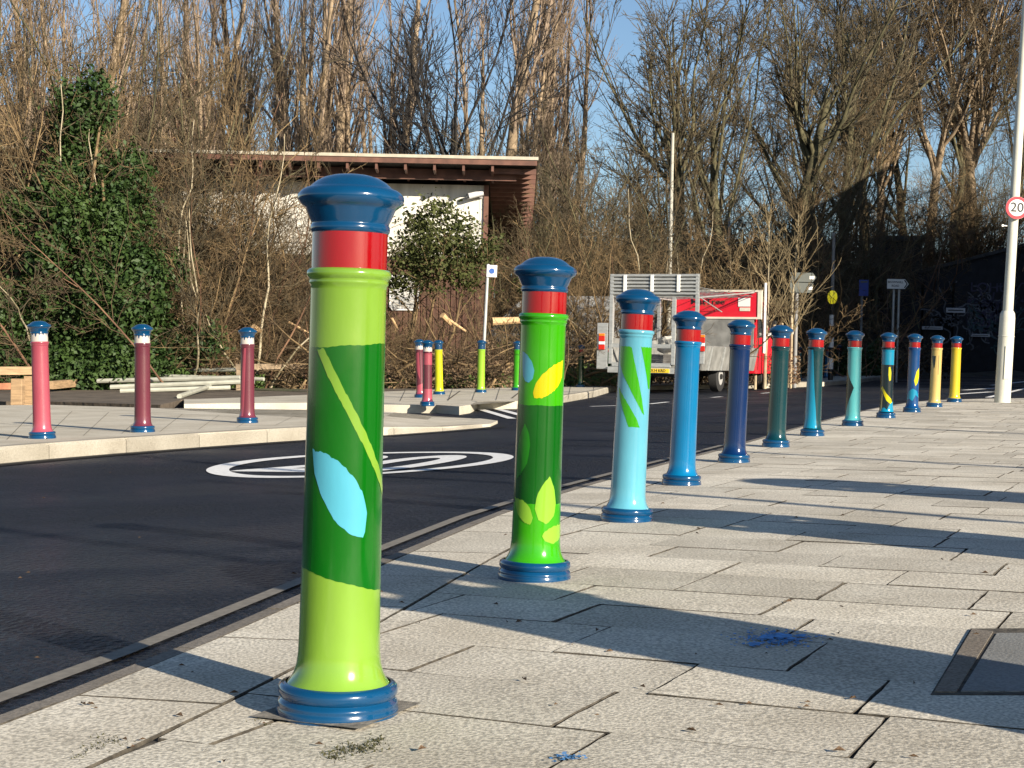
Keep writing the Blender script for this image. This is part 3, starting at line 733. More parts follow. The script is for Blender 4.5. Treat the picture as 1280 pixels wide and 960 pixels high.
# roof: tilts down to the back; deep overhang in front and at the side
def rslope(y): return -.115*y
mb = MB()
def slab(x0, x1, y0, y1, za, zb, m_=0):
    mb.add([(x0,y0,za+rslope(y0)),(x1,y0,za+rslope(y0)),(x1,y1,za+rslope(y1)),(x0,y1,za+rslope(y1)),(x0,y0,zb+rslope(y0)),(x1,y0,zb+rslope(y0)),(x1,y1,zb+rslope(y1)),(x0,y1,zb+rslope(y1))],
           [(0,3,2,1),(4,5,6,7),(0,1,5,4),(1,2,6,5),(2,3,7,6),(3,0,4,7)], m_)
OV = -1.3
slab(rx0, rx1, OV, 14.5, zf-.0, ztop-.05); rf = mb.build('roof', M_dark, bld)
mb = MB(); slab(rx0, rx1+.03, OV-.04, OV-.002, zf-.02, ztop-.05); mb.build('front_fascia', M_fascia, bld)
mb = MB(); slab(rx0, rx1+.06, OV-.07, OV+.02, ztop-.048, ztop+.03); slab(rx1-.03, rx1+.06, OV+.02, 14.5, ztop-.048, ztop+.03); mb.build('roof_edge_trim', M_felt, bld)
zb1, zb0 = Zv(214, 39.3), Zv(227, 39.3)
mb = MB(); mb.box(rx0, X(640, BD), -.72, -.60, zb0, zb1); mb.build('eaves_beam', M_fascia, bld)
x = rx1-1.1
while x > rx0:
    mb = MB(); slab(x, x+.06, OV+.02, .0, zf-.17, zf-.012); mb.build('rafter', M_fascia, bld); x -= .72
y = OV+.35
while y < 14:
    mb = MB(); mb.box(bx1+.08, rx1+.02, y, y+.06, zf-.15+rslope(y), zf-.015+rslope(y)); mb.build('rafter', M_fascia, bld); y += .52
mb = MB(); mb.box(bx1-.02, bx1+.02, .12, 14, bz(300), bz(236)-1.2); mb.build('side_wall', M_timber, bld)
w = mb = MB(); mb.box(X(487, BD), X(520, BD), -.07, -.04, bz(388), bz(350)); win = mb.build('window', M_netc, bld)
mb = MB(); wx0, wx1, wz0, wz1 = X(485, BD), X(522, BD), bz(391), bz(347)
for b_ in ((wx0,wx0+.05,wz0,wz1),(wx1-.07,wx1,wz0,wz1),(wx0,wx1,wz0,wz0+.06),(wx0,wx1,wz1-.05,wz1)): mb.box(b_[0], b_[1], -.09, -.06+.001*random.random(), b_[2], b_[3])
mb.build('frame', M_pale, win)
cc = empty('security_camera', W(X(598, BD), BD-.08, 0)); cc.location.z = 0
tag(cc, 'white bullet camera on the upper wall near the building corner', 'camera')
mb = MB(); mb.bar((0, .25, bz(250)), (-.05, -.05, bz(247)), .04); mb.build('bracket', M_pale, cc)
mb = MB(); mb.bar((.02, -.1, bz(243)), (-.34, -.16, bz(248)), .075, n=14); mb.build('body', M_pale, cc)
mb = MB(); mb.bar((-.34, -.16, bz(248)), (-.39, -.168, bz(248.6)), .07, n=14); mb.build('lens', M_glass, cc)

# brick house behind, half hidden by the trees
M_brick = mat('red_brick', (.22, .075, .045), .9, .3, 3, .006, 30)
M_tile = mat('roof_tiles', (.16, .07, .05), .85, .35, 4)
def house(u0, u1, d, vt, ve, label):
    x0, x1 = X(u0, d), X(u1, d); h = empty('brick_house', W((x0+x1)/2, d, 0)); tag(h, label, 'house', 'brick houses behind the trees')
    w_ = (x1-x0)/2; ze, zt = Zv(ve, d), Zv(vt, d)
    mb = MB(); mb.box(-w_, w_, 0, 9, -.4, ze); mb.build('wall', M_brick, h)
    mb = MB(); mb.add([(-w_-.3,-.4,ze-.1),(w_+.3,-.4,ze-.1),(w_+.3,9.4,ze-.1),(-w_-.3,9.4,ze-.1),(-w_-.3,4.5,zt),(w_+.3,4.5,zt)],[(0,1,5,4),(2,3,4,5),(1,2,5),(3,0,4),(0,3,2,1)]); r_ = mb.build('roof', M_tile, h)
    mb = MB(); mb.box(w_*.5, w_*.5+.9, 4, 4.9, zt-1, zt+.9); mb.build('chimney', M_brick, r_)
    for sx in (-.6, .0, .6):
        for z0 in (1.0, ze-2.0):
            mb = MB(); mb.box(w_*sx-.55, w_*sx+.55, -.03, .05, z0, z0+1.25); wi = mb.build('window', M_glass, h)
            mb = MB(); mb.box(w_*sx-.6, w_*sx-.52, -.06, -.0301, z0-.05, z0+1.3); mb.box(w_*sx+.52, w_*sx+.6, -.06, -.0301, z0-.05, z0+1.3); mb.box(w_*sx-.52, w_*sx+.52, -.06, -.0301, z0+1.25, z0+1.3); mb.box(w_*sx-.52, w_*sx+.52, -.06, -.0301, z0-.05, z0); mb.build('frame', M_pale, wi)
house(-160, 34, 74, 112, 150, 'brick house with tiled roof behind the trees at the far left')
house(118, 232, 80, 104, 160, 'brick house with tiled roof behind the ivy covered trees')

# ------------------------------------------------------------ timber knee rail, poles, brush
M_wood = mat('pale_timber', (.33, .22, .12), .8, .25, 4, .003, 40, stretch=(1, 1, 8))
M_wood2 = mat('weathered_timber', (.27, .20, .13), .85, .3, 5, .003, 40)
def rail(name, pts_posts, label, ph=.42, m=M_wood):
    base = W(*pts_posts[0], 0); r_ = empty(name, base); tag(r_, label, 'fence', 'knee rails')
    mbr = MB(); L = [W(x, y, 0)-base for x, y in pts_posts]
    for a, b in zip(L, L[1:]):
        d = (b-a).normalized(); n_ = Vector((-d.y, d.x, 0))*.07
        vs_ = []
        for q in (a-d*.08, b+d*.08):
            for s_, z_ in ((-1, ph), (1, ph), (1, ph+.12), (-1, ph+.12)): vs_.append(q+n_*s_+Vector((0,0,z_)))
        mbr.add(vs_, [(0,1,2,3),(7,6,5,4),(0,4,5,1),(1,5,6,2),(2,6,7,3),(3,7,4,0)])
    mbr.build('rail', m, r_)
    for q in L:
        mb = MB(); mb.box(q.x-.075, q.x+.075, q.y-.075, q.y+.075, -.35, ph-.002, b=.008); mb.build('post', m, r_)
rail('knee_rail', [P(-70,505), P(37,503)], 'pale new timber knee rail ending left of the rose pink bollard')
mb = MB(); x, y = P(22, 503.5); mb.box(-.085, .085, -.085, .085, -.3, .36, b=.01); o = mb.build('timber_stub', M_wood); o.location = W(x, y, 0); tag(o, 'short pale timber stub standing beside the knee rail post', 'post')
rail('knee_rail', [P(300,487), P(360,484.5), P(430,482), P(495,480.5), P(567,479.5), P(650,477)], 'weathered timber knee rail running along the brush behind the bollards', m=M_wood2)
def log(name, u0, v0, u1, v1, z0, z1, r, m, label, cat, group=None, n=4):
    a = W(*P(u0, v0), z0); b = W(*P(u1, v1), z1); mb = MB(); mb.bar(a-a, b-a, r, n=n)
    o = mb.build(name, m); o.location = a; tag(o, label, cat, group); return o
M_red_t = mat('stained_timber', (.30, .12, .06), .8, .3, 5)
log('timber_sleeper', -20, 490, 46, 489, .10, .10, .09, M_red_t, 'reddish timber baulk lying behind the left knee rail', 'timber')
log('timber_sleeper', 62, 489, 101, 486, .12, .14, .11, M_wood, 'orange brown timber baulk lying right of the rose pink bollard', 'timber')
M_pipe = mat('pale_pipe', (.36, .36, .30), .6, .12, 5)
for i, (u0, v0, u1, v1, z0, z1, r_) in enumerate([(116,484,312,486,.34,.42,.045),(122,487,300,488,.18,.26,.05),(138,489,318,489,.08,.20,.05),(150,490,288,489.5,.02,.08,.045),(224,497,262,489,.02,.10,.045),(200,486,330,487,.28,.22,.04)]):
    log('pole', u0, v0, u1, v1, z0, z1, r_, M_pipe, ['topmost pale pole of the pile along the hedge', 'second pale pole from the top of the pile', 'third pale pole down in the pile', 'lowest long pale pole on the soil', 'short pale pole lying askew in front of the pile', 'pale pole reaching furthest right in the pile'][i], 'pole', 'pale poles lying along the hedge', n=8)

# ------------------------------------------------------------ plants
def norm(a): return a/(np.linalg.norm(a, axis=-1, keepdims=True)+1e-9)
def grow(seed, O, D, L, Rr, levels):
    rng = np.random.default_rng(seed); out = []; cur = (np.array(O, float), norm(np.array(D, float)), np.array(L, float), np.array(Rr, float))
    nodes = None
    for li, lv in enumerate(levels):
        if li:
            Pn, Rn, Lp = nodes; N, S1, _ = Pn.shape; k = lv['n']; idx = np.repeat(np.arange(N), k); M = len(idx)
            t = rng.uniform(lv.get('t0', .15), lv.get('t1', .98), M); f = t*(S1-1); i0 = np.minimum(f.astype(int), S1-2); fr = (f-i0)[:, None]
            A = Pn[idx, i0]; B = Pn[idx, i0+1]; O_ = A+(B-A)*fr; T = norm(B-A); Rp = Rn[idx, i0]*(1-fr[:, 0])+Rn[idx, i0+1]*fr[:, 0]
            rv = norm(rng.normal(size=(M, 3))); pv = norm(rv-(rv*T).sum(1, keepdims=True)*T)
            an = np.radians(rng.normal(lv['ang'], lv.get('asd', 10), M))[:, None]; D_ = T*np.cos(an)+pv*np.sin(an)
            L_ = Lp[idx]*lv['lr']*(1-lv.get('tf', .5)*t)*rng.uniform(.6, 1.25, M); R_ = np.maximum(Rp*lv.get('rr', .55), lv.get('rmin', .006))
            cur = (O_, norm(D_), L_, R_)
        O_, D_, L_, R_ = cur; N = len(O_); ns = lv.get('seg', 5); Pn = np.zeros((N, ns+1, 3)); Rn = np.zeros((N, ns+1)); Pn[:, 0] = O_; d = D_.copy()
        te = lv.get('tip', .25)
        for s in range(ns+1): Rn[:, s] = np.maximum(R_*(1-(1-te)*s/ns), lv.get('rmin', .005)*.7)
        for s in range(ns):
            d = norm(d+rng.normal(size=(N, 3))*lv.get('wob', .12)+np.array([0, 0, 1])*lv.get('up', .05)); Pn[:, s+1] = Pn[:, s]+d*(L_/ns)[:, None]
        nodes = (Pn, Rn, L_); out.append((Pn, Rn))
    return out
def tubes(levels, sides):
    VV = []; FF = []; k = 0
    for (Pn, Rn), n in zip(levels, sides):
        N, S1, _ = Pn.shape; T = np.zeros_like(Pn); T[:, 1:-1] = Pn[:, 2:]-Pn[:, :-2]; T[:, 0] = Pn[:, 1]-Pn[:, 0]; T[:, -1] = Pn[:, -1]-Pn[:, -2]; T = norm(T)
        ref = np.where(np.abs(T[..., 2:3]) > .9, np.array([1., 0, 0]), np.array([0, 0, 1.])); A = norm(np.cross(T, ref)); B = np.cross(T, A)
        a = np.arange(n)*2*np.pi/n
        V = Pn[:, :, None, :]+Rn[:, :, None, None]*(A[:, :, None, :]*np.cos(a)[None, None, :, None]+B[:, :, None, :]*np.sin(a)[None, None, :, None])
        base = (np.arange(N)*S1*n)[:, None, None]+(np.arange(S1-1)*n)[None, :, None]; i = np.arange(n)[None, None, :]; j = (np.arange(n)+1) % n; j = j[None, None, :]
        F = np.stack([base+i, base+j, base+j+n, base+i+n], -1).reshape(-1, 4)+k
        VV.append(V.reshape(-1, 3)); FF.append(F); k += N*S1*n
    return np.concatenate(VV), np.concatenate(FF)
def leafmesh(rng, pts, size, nrm=None, jit=.8):
    N = len(pts); n_ = norm(rng.normal(size=(N, 3))*jit+(nrm if nrm is not None else 0)); r_ = norm(np.cross(n_, rng.normal(size=(N, 3)))); s_ = np.cross(n_, r_)
    sz = size*rng.uniform(.6, 1.35, N)[:, None]
    V = np.stack([pts-r_*sz*.62, pts-s_*sz*.36+n_*sz*.1, pts+r_*sz*.62, pts+s_*sz*.36+n_*sz*.1], 1).reshape(-1, 3)
    return V, np.arange(4*N).reshape(-1, 4)
def bark(name, c1, c2): return mat(name, c1, .9, 0, 2.2, .01, 20, col2=c2)
BK_pop = bark('poplar_bark', (.15, .108, .064), (.34, .255, .165)); BK_popt = bark('poplar_twig', (.15, .108, .074), (.31, .235, .17))
BK_gr = bark('greenish_bark', (.040, .037, .017), (.12, .106, .052)); BK_grt = bark('greenish_twig', (.042, .034, .018), (.12, .092, .050))
BK_dk = bark('black_bark', (.012, .010, .009), (.03, .026, .022)); BK_pale = bark('pale_bark', (.20, .17, .10), (.42, .36, .25))
BK_br = bark('brush_twig', (.075, .048, .022), (.24, .165, .080)); BK_brd = bark('dark_brush', (.045, .030, .016), (.12, .083, .040)); BK_red = bark('reddish_twig', (.09, .045, .025), (.19, .105, .06))
def tree(name, levels, ntrunk, sides, mats, label, cat='tree', group=None, loc=(0,0,0), yaw=0, scale=1):
    r_ = empty(name, loc, yaw); tag(r_, label, cat, group); s_ = scale if isinstance(scale, tuple) else (scale,)*3; r_.scale = s_
    V, F = tubes(levels[:ntrunk], sides[:ntrunk]); npmesh('trunk', V, F, mats[0], r_, smooth=True)
    V, F = tubes(levels[ntrunk:], sides[ntrunk:]); npmesh('crown', V, F, mats[1], r_, smooth=True)
    return r_
def poplar(seed, nst=9):
    rg = np.random.default_rng(seed); O = np.zeros((nst, 3)); D = []; L = []; Rr = []
    for i in range(nst):
        a = rg.uniform(0, 6.28); tl = 0 if i == 0 else rg.uniform(.05, .17); O[i] = (.35*math.cos(a)*(i > 0), .35*math.sin(a)*(i > 0), 0); D.append((math.cos(a)*tl, math.sin(a)*tl, 1)); L.append(24 if i == 0 else rg.uniform(14, 23)); Rr.append(.34 if i == 0 else rg.uniform(.13, .25))
    return grow(seed, O, D, L, Rr, [dict(seg=14, wob=.035, up=.03, tip=.12), dict(n=24, t0=.12, ang=20, asd=8, lr=.24, tf=.3, rr=.42, rmin=.02, seg=6, wob=.09, up=.16), dict(n=8, ang=24, lr=.42, rr=.5, rmin=.012, seg=3, wob=.1, up=.12), dict(n=4, ang=28, lr=.55, rr=.5, rmin=.009, seg=2, wob=.1, up=.08)])
def spreading(seed, h=17, r=.30, forks=5, a1=34, rmin=.010, n3=5):
    rg = np.random.default_rng(seed); fk = []
    lv0 = grow(seed, [(0,0,-.5)], [(rg.uniform(-.05,.05), 0, 1)], [h*.62], [r], [dict(seg=8, wob=.05, up=.03, tip=.35), dict(n=forks+6, t0=.28, t1=1, ang=a1, asd=9, lr=1.0, tf=.45, rr=.55, rmin=.05, seg=8, wob=.09, up=.09, tip=.15), dict(n=9, t0=.15, ang=36, lr=.5, tf=.45, rr=.5, rmin=.024, seg=6, wob=.12, up=.07), dict(n=7, t0=.1, ang=38, lr=.5, rr=.5, rmin=.014, seg=4, wob=.14, up=.05), dict(n=n3, ang=38, lr=.5, rr=.5, rmin=rmin, seg=2, wob=.12, up=.03)])
    return lv0
def thicket(seed, nst=34, h=5.0, spread=1.6, lean=.5, n1=9, n2=7, rmin=.005, r0=.035, wob=.14):
    rg = np.random.default_rng(seed); O = np.zeros((nst, 3)); O[:, 0] = rg.normal(0, spread, nst); O[:, 1] = rg.normal(0, spread*.6, nst); O[:, 2] = -.2
    D = np.stack([rg.normal(0, lean, nst), rg.normal(0, lean, nst), np.ones(nst)], 1); L = rg.uniform(.5, 1.1, nst)*h; Rr = rg.uniform(.4, 1.2, nst)*r0
    return grow(seed, O, D, L, Rr, [dict(seg=9, wob=wob, up=.02, tip=.25), dict(n=n1, t0=.1, ang=42, asd=16, lr=.42, tf=.4, rr=.5, rmin=rmin*1.6, seg=6, wob=.17, up=.03), dict(n=n2, ang=42, asd=15, lr=.45, rr=.5, rmin=rmin, seg=3, wob=.16, up=.02), dict(n=3, ang=42, asd=15, lr=.5, rr=.5, rmin=rmin*.8, seg=2, wob=.15, up=.0)])
def put(proto_, u, d, yaw, scale, label, group, zoff=0.0, name=None, first=[]):
    loc = W(X(u, d), d, zoff)
    if id(proto_) in first: o = copy_tree(proto_)
    else: first.append(id(proto_)); o = proto_
    o.location = loc; o.rotation_euler = (0, 0, yaw); o.scale = scale if isinstance(scale, tuple) else (scale,)*3
    tag(o, label, None, group); return o
G_ = 'bare trees on the skyline'
pop = [tree('poplar_tree', poplar(11), 1, [8,4,3,3], [BK_pop, BK_popt], 'p'), tree('poplar_tree', poplar(12, 7), 1, [8,4,3,3], [BK_pop, BK_popt], 'p')]
for i, (u, d, yaw, s, lab) in enumerate([
    (418, 66, 0, 1, 'tan upright poplar straight above the nearest bollard'), (492, 69, 2, .92, 'tan upright poplar left of the black tree'),
    (366, 70, 4, .95, 'tan upright poplar above the left end of the white wall'), (628, 64, 1, 1.0, 'tan upright poplar above the building corner'),
    (684, 67, 3, .9, 'tan upright poplar beside the open blue sky'), (300, 74, 5, .95, 'brownish upright poplar above the right edge of the ivy'),
    (218, 70, 2.6, .95, 'brownish upright poplar behind the second brick house'), (112, 68, 1.2, 1, 'brownish upright poplar directly behind the tall ivy'),
    (30, 72, 3.4, .95, 'brownish upright poplar at the far left edge'), (160, 78, 5.5, .9, 'brownish upright poplar between the two brick houses'), (-40, 66, .4, 1, 'brownish upright poplar just beyond the left edge'), (258, 80, .9, 1, 'farthest upright poplar left of the white wall')]):
    put(pop[i % 2], u, d, yaw, s, lab, 'upright poplars behind the building')
bt = tree('bare_tree', spreading(21, 17, .26, 6, 32), 2, [8,6,4,3,3], [BK_dk, BK_dk], 'x')
put(bt, 548, 60, .5, 1.0, 'black bare tree between the tan poplars', G_)
bt2 = copy_tree(bt); bt2.location = W(X(563, 72), 72, 0); bt2.rotation_euler = (0,0,2.2); bt2.scale = (.8,)*3; tag(bt2, 'second black bare tree just right of the first', None, G_)
sp = [tree('bare_tree', spreading(31, 16, .34, 8, 36, n3=5), 2, [8,6,4,3,3], [BK_gr, BK_grt], 'x'), tree('bare_tree', spreading(32, 17, .30, 7, 30, n3=5), 2, [8,6,4,3,3], [BK_gr, BK_grt], 'x'), tree('bare_tree', spreading(33, 18, .26, 6, 26, n3=6), 2, [8,6,4,3,3], [BK_pop, BK_brd], 'x')]
for i, (k, u, d, yaw, s, z, lab) in enumerate([
    (0, 852, 58, 0, 1.0, 0, 'big spreading greenish tree behind the pale pole'), (1, 905, 62, 2.1, 1.0, 0, 'spreading tree leaning right of the big greenish one'),
    (0, 985, 64, 4.0, 1.05, 1.5, 'spreading tree rising above the two young street trees'), (1, 1052, 68, 1.0, 1.0, 3, 'spreading tree on the embankment above the zebra beacon'),
    (2, 1100, 74, 3.0, .9, 4.8, 'slender tree above the brick bridge abutment'), (2, 1158, 72, .6, 1.0, 5, 'dark trunked tree on the bank left of the twin trunks'),
    (2, 1204, 70, 2.2, 1.05, 5, 'left trunk of the pale barked pair on the bank'), (2, 1219, 71, 4.4, 1.05, 5, 'right trunk of the pale barked pair on the bank'),
    (1, 1262, 78, 5.2, .85, 5.5, 'bare tree behind the white lamp column'), (1, 770, 86, .2, .62, 0, 'low far bare tree left of the pale pole'), (0, 715, 90, 1.7, .6, 0, 'low far bare tree above the second bollard'),
    (1, 1020, 80, 3.3, 1.0, 3, 'far bare tree above the grey sign backs'), (1, 1130, 84, 2.9, .95, 5, 'far bare tree above the white arrow sign'),
    (0, 1080, 92, .3, 1.15, 5, 'farthest spreading tree right of the zebra beacon'),(0, 1190, 95, 5.1, 1.1, 5.2, 'farthest spreading tree behind the twin trunks')]):
    if u > 1090: s *= max(d, 81)/d; d = max(d, 81); z = 4.9
    put(sp[k], u, d, yaw, s, lab, G_, z)
for o in bpy.data.objects:
    if o.name.startswith(('bare_tree', 'poplar_tree')) and 'category' in o: o['category'] = 'tree'

# brush thickets ------------------------------------------------------------
BS = (4, 3, 3, 3)
def brush(name, lv, m1, m2, sides=(5, 3, 3, 3), stem=1):
    r_ = empty(name, (0,0,0)); V, F = tubes(lv[:stem], sides[:stem]); npmesh('stem', V, F, m1, r_, smooth=True)
    V, F = tubes(lv[stem:], sides[stem:]); npmesh('twigs', V, F, m2, r_, smooth=True); r_['category'] = 'shrub'; return r_
th = [brush('bare_shrub', thicket(41, 36, 5.0, 1.5, .5), BK_br, BK_br), brush('bare_shrub', thicket(42, 30, 6.5, 1.2, .35, 10, 7), BK_gr, BK_grt), brush('bare_shrub', thicket(43, 44, 4.2, 1.8, .7), BK_red, BK_brd)]
bg_ = 'bare shrubs behind the far kerb'
r7 = random.Random(77)
spots = [ (1,35,37.8,(1.2,1.2,1.75),'very tall bare shrub rising above the roof at the far left'),(0,75,37.9,(1.2,1.2,1.9),'very tall brown shrub left of the tall ivy'),(1,185,37.6,(1.25,1.2,1.55),'very tall bare shrub right of the shorter ivy tree'),(2,215,37.6,(.8,1.0,1.9),'very tall reddish shrub over the hidden roof'),(0,130,38.0,(1.2,1.2,2.0),'very tall brown shrub between the two ivy covered trees'), (0,170,36.9,1.25,'brown shrub hiding the eaves right of the shorter ivy tree'),(2,215,37.2,1.3,'reddish tall shrub hiding the left end of the roof'),(2,250,36.2,1.0,'dense reddish shrub behind the pale pole pile'), # kind, px, depth, scale, label
 (0,-25,36.8,.9,'bare brown shrub at the far left edge behind the timber rail'),(1,262,37.2,.95,'tall bare shrub against the left end of the white wall'),(1,305,37.8,.75,'bare shrub with twigs across the white wall'),
 (0,238,36.9,1.0,'tangled bare shrub at the right edge of the ivy'),(0,285,35.8,.65,'low tangled shrub behind the right maroon bollard'),(2,345,36.4,.5,'low dark shrub just left of the nearest bollard'),
 (2,400,36.6,.45,'low dark shrub hidden behind the nearest bollard'),(0,505,36.0,.42,'low tangle of stems below the window'),(2,575,36.4,.36,'low reddish tangle in front of the brown cladding'),
 (1,655,44,.95,'bare greenish shrub past the building corner'),(0,640,41.5,.62,'low brown shrub under the rafters of the side eaves'),(2,690,42,.9,'reddish shrub above the second bollard'),(1,715,46,1.05,'bare greenish shrub right of the second bollard'),
 (0,745,41.5,.85,'brown shrub left of the truck'),(1,775,45,1.05,'tall bare shrub behind the truck tailboard'),(0,815,44,1.1,'brown shrub behind the third bollard'),(1,860,48,1.1,'tall shrub behind the red truck board'),(2,835,50,1.3,'reddish shrub at the foot of the pale pole'),
 (0,905,47,1.15,'brown shrub above the truck cab'),(1,945,50,1.15,'shrub behind the left young street tree'),(2,985,55,1.35,'dark shrub behind the grey sign backs'),(0,1010,64,1.25,'brown shrub on the bank left of the zebra beacon'),
 (1,1050,64,1.25,'tall shrub on the bank above the zebra beacon'),(2,1085,68,1.3,'reddish shrub on the bank above the blue sign'),(0,1125,79,1.2,'brown shrub on top of the abutment'),(2,1160,79,1.2,'reddish shrub above the dark wall'),
 (0,1195,79,1.2,'brown shrub at the feet of the twin trunks'),(1,1232,78,1.1,'greenish shrub on the bank left of the lamp column'),(2,1268,78,1.3,'dark shrub behind the speed limit sign'),
 (2,60,55,1.9,'big dark shrub rising behind the building at the left'),(0,150,57,2.0,'big brown shrub rising behind the ivy'),(2,250,56,1.7,'big reddish shrub rising above the roof left of the white wall'),(0,330,60,1.5,'brown shrub behind the roof'),
 (2,740,62,1.55,'reddish far shrub under the open sky'),(0,690,66,1.5,'brown far shrub past the roof corner'),(1,790,64,1.5,'tall far shrub left of the pale pole'),(2,890,68,1.8,'reddish far shrub under the big greenish tree'),(0,960,72,2.0,'big far shrub under the slender tree')]
first = []
for i, (k, u, d, s, lab) in enumerate(spots):
    z = 0 if d < 52 or u < 900 else (5.0 if u > 1090 else max(0, min(5.0, (d-58)*.35)))
    put(th[k], u, d, r7.uniform(0, 6.28), ((s*r7.uniform(.95,1.1), s, s*r7.uniform(.9,1.1)) if not isinstance(s, tuple) else s), lab, bg_, z)
# pale leaning saplings in front of the ivy and the white wall
lv = grow(51, [(0,0,-.2),(.3,0,-.2),(-.25,.1,-.2)], [(.08,0,1),(.25,0,1),(-.2,0,1)], [7.0,5,4.5], [.042,.035,.03], [dict(seg=12, wob=.13, up=.04, tip=.25), dict(n=11, t0=.3, ang=45, asd=14, lr=.42, rr=.45, rmin=.014, seg=7, wob=.15, up=.05), dict(n=6, ang=42, lr=.5, rr=.5, rmin=.009, seg=4, wob=.16, up=.02), dict(n=3, ang=42, lr=.5, rmin=.006, seg=2)])
sap = tree('pale_sapling', lv, 1, [7,4,3,3], [BK_pale, BK_grt], 'x')
for (u, d, yaw, s, lab) in [(138, 34.6, 0, .9, 'pale barked sapling in front of the tall ivy'),(64, 34.8, 2.0, 1.0, 'pale barked sapling rising left of the tall ivy'),(322, 34.6, 3.6, .85, 'pale barked sapling in front of the white wall'),(240, 34.5, 5, .9, 'pale barked sapling at the right edge of the ivy'),(790, 40.5, 1, .75, 'pale crooked sapling just left of the pale pole'),(880, 44, 4.2, .8, 'pale crooked sapling above the red truck board')]:
    o = put(sap, u, d, yaw, s, lab, 'pale barked saplings'); o['category'] = 'tree'

# ivy and evergreens ------------------------------------------------------------
M_ivy = mat('ivy_leaf', (.018, .042, .009), .6, 0, 1.5, col2=(.045, .080, .018), spec=.3)
M_priv = mat('privet_leaf', (.028, .036, .010), .7, 0, 1.5, col2=(.075, .085, .025), spec=.2)
M_weed = mat('weed_leaf', (.05, .10, .015), .6, 0, 3, col2=(.11, .17, .04))
def blobs(rng, bl, per, depth=.28):
    pts = []; nr = []
    for (cx, cy, cz, rx, ry, rz_) in bl:
        n = int(per*(rx*rz_+rx*ry+ry*rz_)*4.2); d = norm(rng.normal(size=(n, 3))); k = 1-np.abs(rng.normal(0, depth, n))
        k *= 1+.13*np.sin(d[:, 0]*7+cx*3)*np.cos(d[:, 2]*9+cz*2)
        q = d*np.array([rx, ry, rz_])*k[:, None]+np.array([cx, cy, cz]); pts.append(q); nr.append(d)
    p = np.concatenate(pts); n_ = np.concatenate(nr); m = p[:, 2] > -.05; p = p+rng.normal(size=p.shape)*np.where(rng.random((len(p), 1)) < .4, .17, .04); return p[m], n_[m]
def ivy(name, u, d, H, Wd, seed, label, per=560, size=.095, trunk=True, cat='ivy', m=M_ivy, group='ivy masses at the left'):
    rng = np.random.default_rng(seed); bl = []; nb = int(7+H*Wd*1.3)
    for i in range(nb):
        z = rng.uniform(0, 1)**.9*H; w = Wd*(1-.55*(z/H)**1.3); s = rng.uniform(.45, .85)*min(1, .5+Wd*.3)*(1-.35*z/H); bl.append((rng.uniform(-w, w)*.8, rng.uniform(-.5, .5)*w*.7, z, s, s*.8, s*rng.uniform(.8, 1.5)))
    p, n_ = blobs(rng, bl, per); V, F = leafmesh(rng, p, size, n_*.9+np.array([0,0,.3]), .7)
    r_ = empty(name, W(X(u, d), d, 0)); tag(r_, label, cat, group); npmesh('foliage', V, F, m, r_)
    lv = grow(seed, [(0,0,-.3),(.2,.1,-.3)], [(.05,0,1),(-.06,.05,1)], [H*.95, H*.8], [.11,.08], [dict(seg=8, wob=.06, up=.05), dict(n=10, ang=45, lr=.3, rr=.4, rmin=.012, seg=4)]); V, F = tubes(lv, (7, 3)); npmesh('trunk', V, F, BK_br, r_, smooth=True)
    return r_
ivy('ivy_covered_tree', 92, 34.9, 6.5, 1.2, 61, 'tall narrow ivy covered tree, left of the two', cat='tree', per=330)
ivy('ivy_covered_tree', 143, 34.9, 5.2, 1.2, 62, 'shorter ivy covered tree right of the tall one', cat='tree', per=330)
ivy('ivy_covered_tree', 45, 34.9, 4.3, 1.3, 66, 'squat ivy covered tree at the left above the hedge', cat='tree')
ivy('ivy_covered_tree', 284, 37.3, 3.9, .45, 67, 'thin ivy covered stem at the left end of the white wall', cat='tree', per=130)
ivy('ivy_hedge', 35, 34.1, 3.1, 2.2, 63, 'glossy ivy hedge behind the rose pink bollard', cat='hedge')
ivy('ivy_hedge', 130, 34.0, 3.9, 2.1, 64, 'glossy ivy hedge behind the middle maroon bollard', cat='hedge')
ivy('ivy_hedge', 208, 34.2, 3.0, 1.5, 65, 'ivy hedge thinning out towards the bare shrubs', cat='hedge', per=380)
# evergreen bush on bare stems in front of the white wall
rng = np.random.default_rng(71)
eb = empty('evergreen_bush', W(X(545, 36.5), 36.5, 0)); tag(eb, 'small evergreen bush on bare crooked stems in front of the white wall', 'bush')
lv = grow(71, [(-.7,0,-.2),(-.55,.1,-.2),(-.4,0,-.2),(-.6,-.1,-.2)], [(.1,0,1),(.4,0,1),(.5,.1,1),(-.1,0,1)], [3.6,3.2,3.3,3.0], [.05,.045,.04,.035], [dict(seg=9, wob=.12, up=.04, tip=.3), dict(n=9, t0=.45, ang=45, asd=14, lr=.45, rr=.5, rmin=.012, seg=5, wob=.14), dict(n=7, ang=45, lr=.5, rmin=.006, seg=3, wob=.14)])
V, F = tubes(lv[:1], (7,)); npmesh('stem', V, F, BK_br, eb, smooth=True); V, F = tubes(lv[1:], (4, 3)); npmesh('twigs', V, F, BK_br, eb, smooth=True)
bl = [(-.25,0,3.1,.62,.5,.55),(.35,0,2.95,.5,.5,.42),(-.6,0,2.7,.5,.5,.42),(.1,-.1,2.55,.65,.5,.35),(.75,.1,2.75,.34,.3,.28),(-.1,0,3.75,.42,.35,.28),(.3,.1,3.45,.38,.3,.3),(.95,0,3.0,.2,.2,.16),(-.75,0,2.15,.35,.3,.3),(.5,0,2.2,.28,.3,.2),(-.45,.1,3.5,.3,.3,.25)]
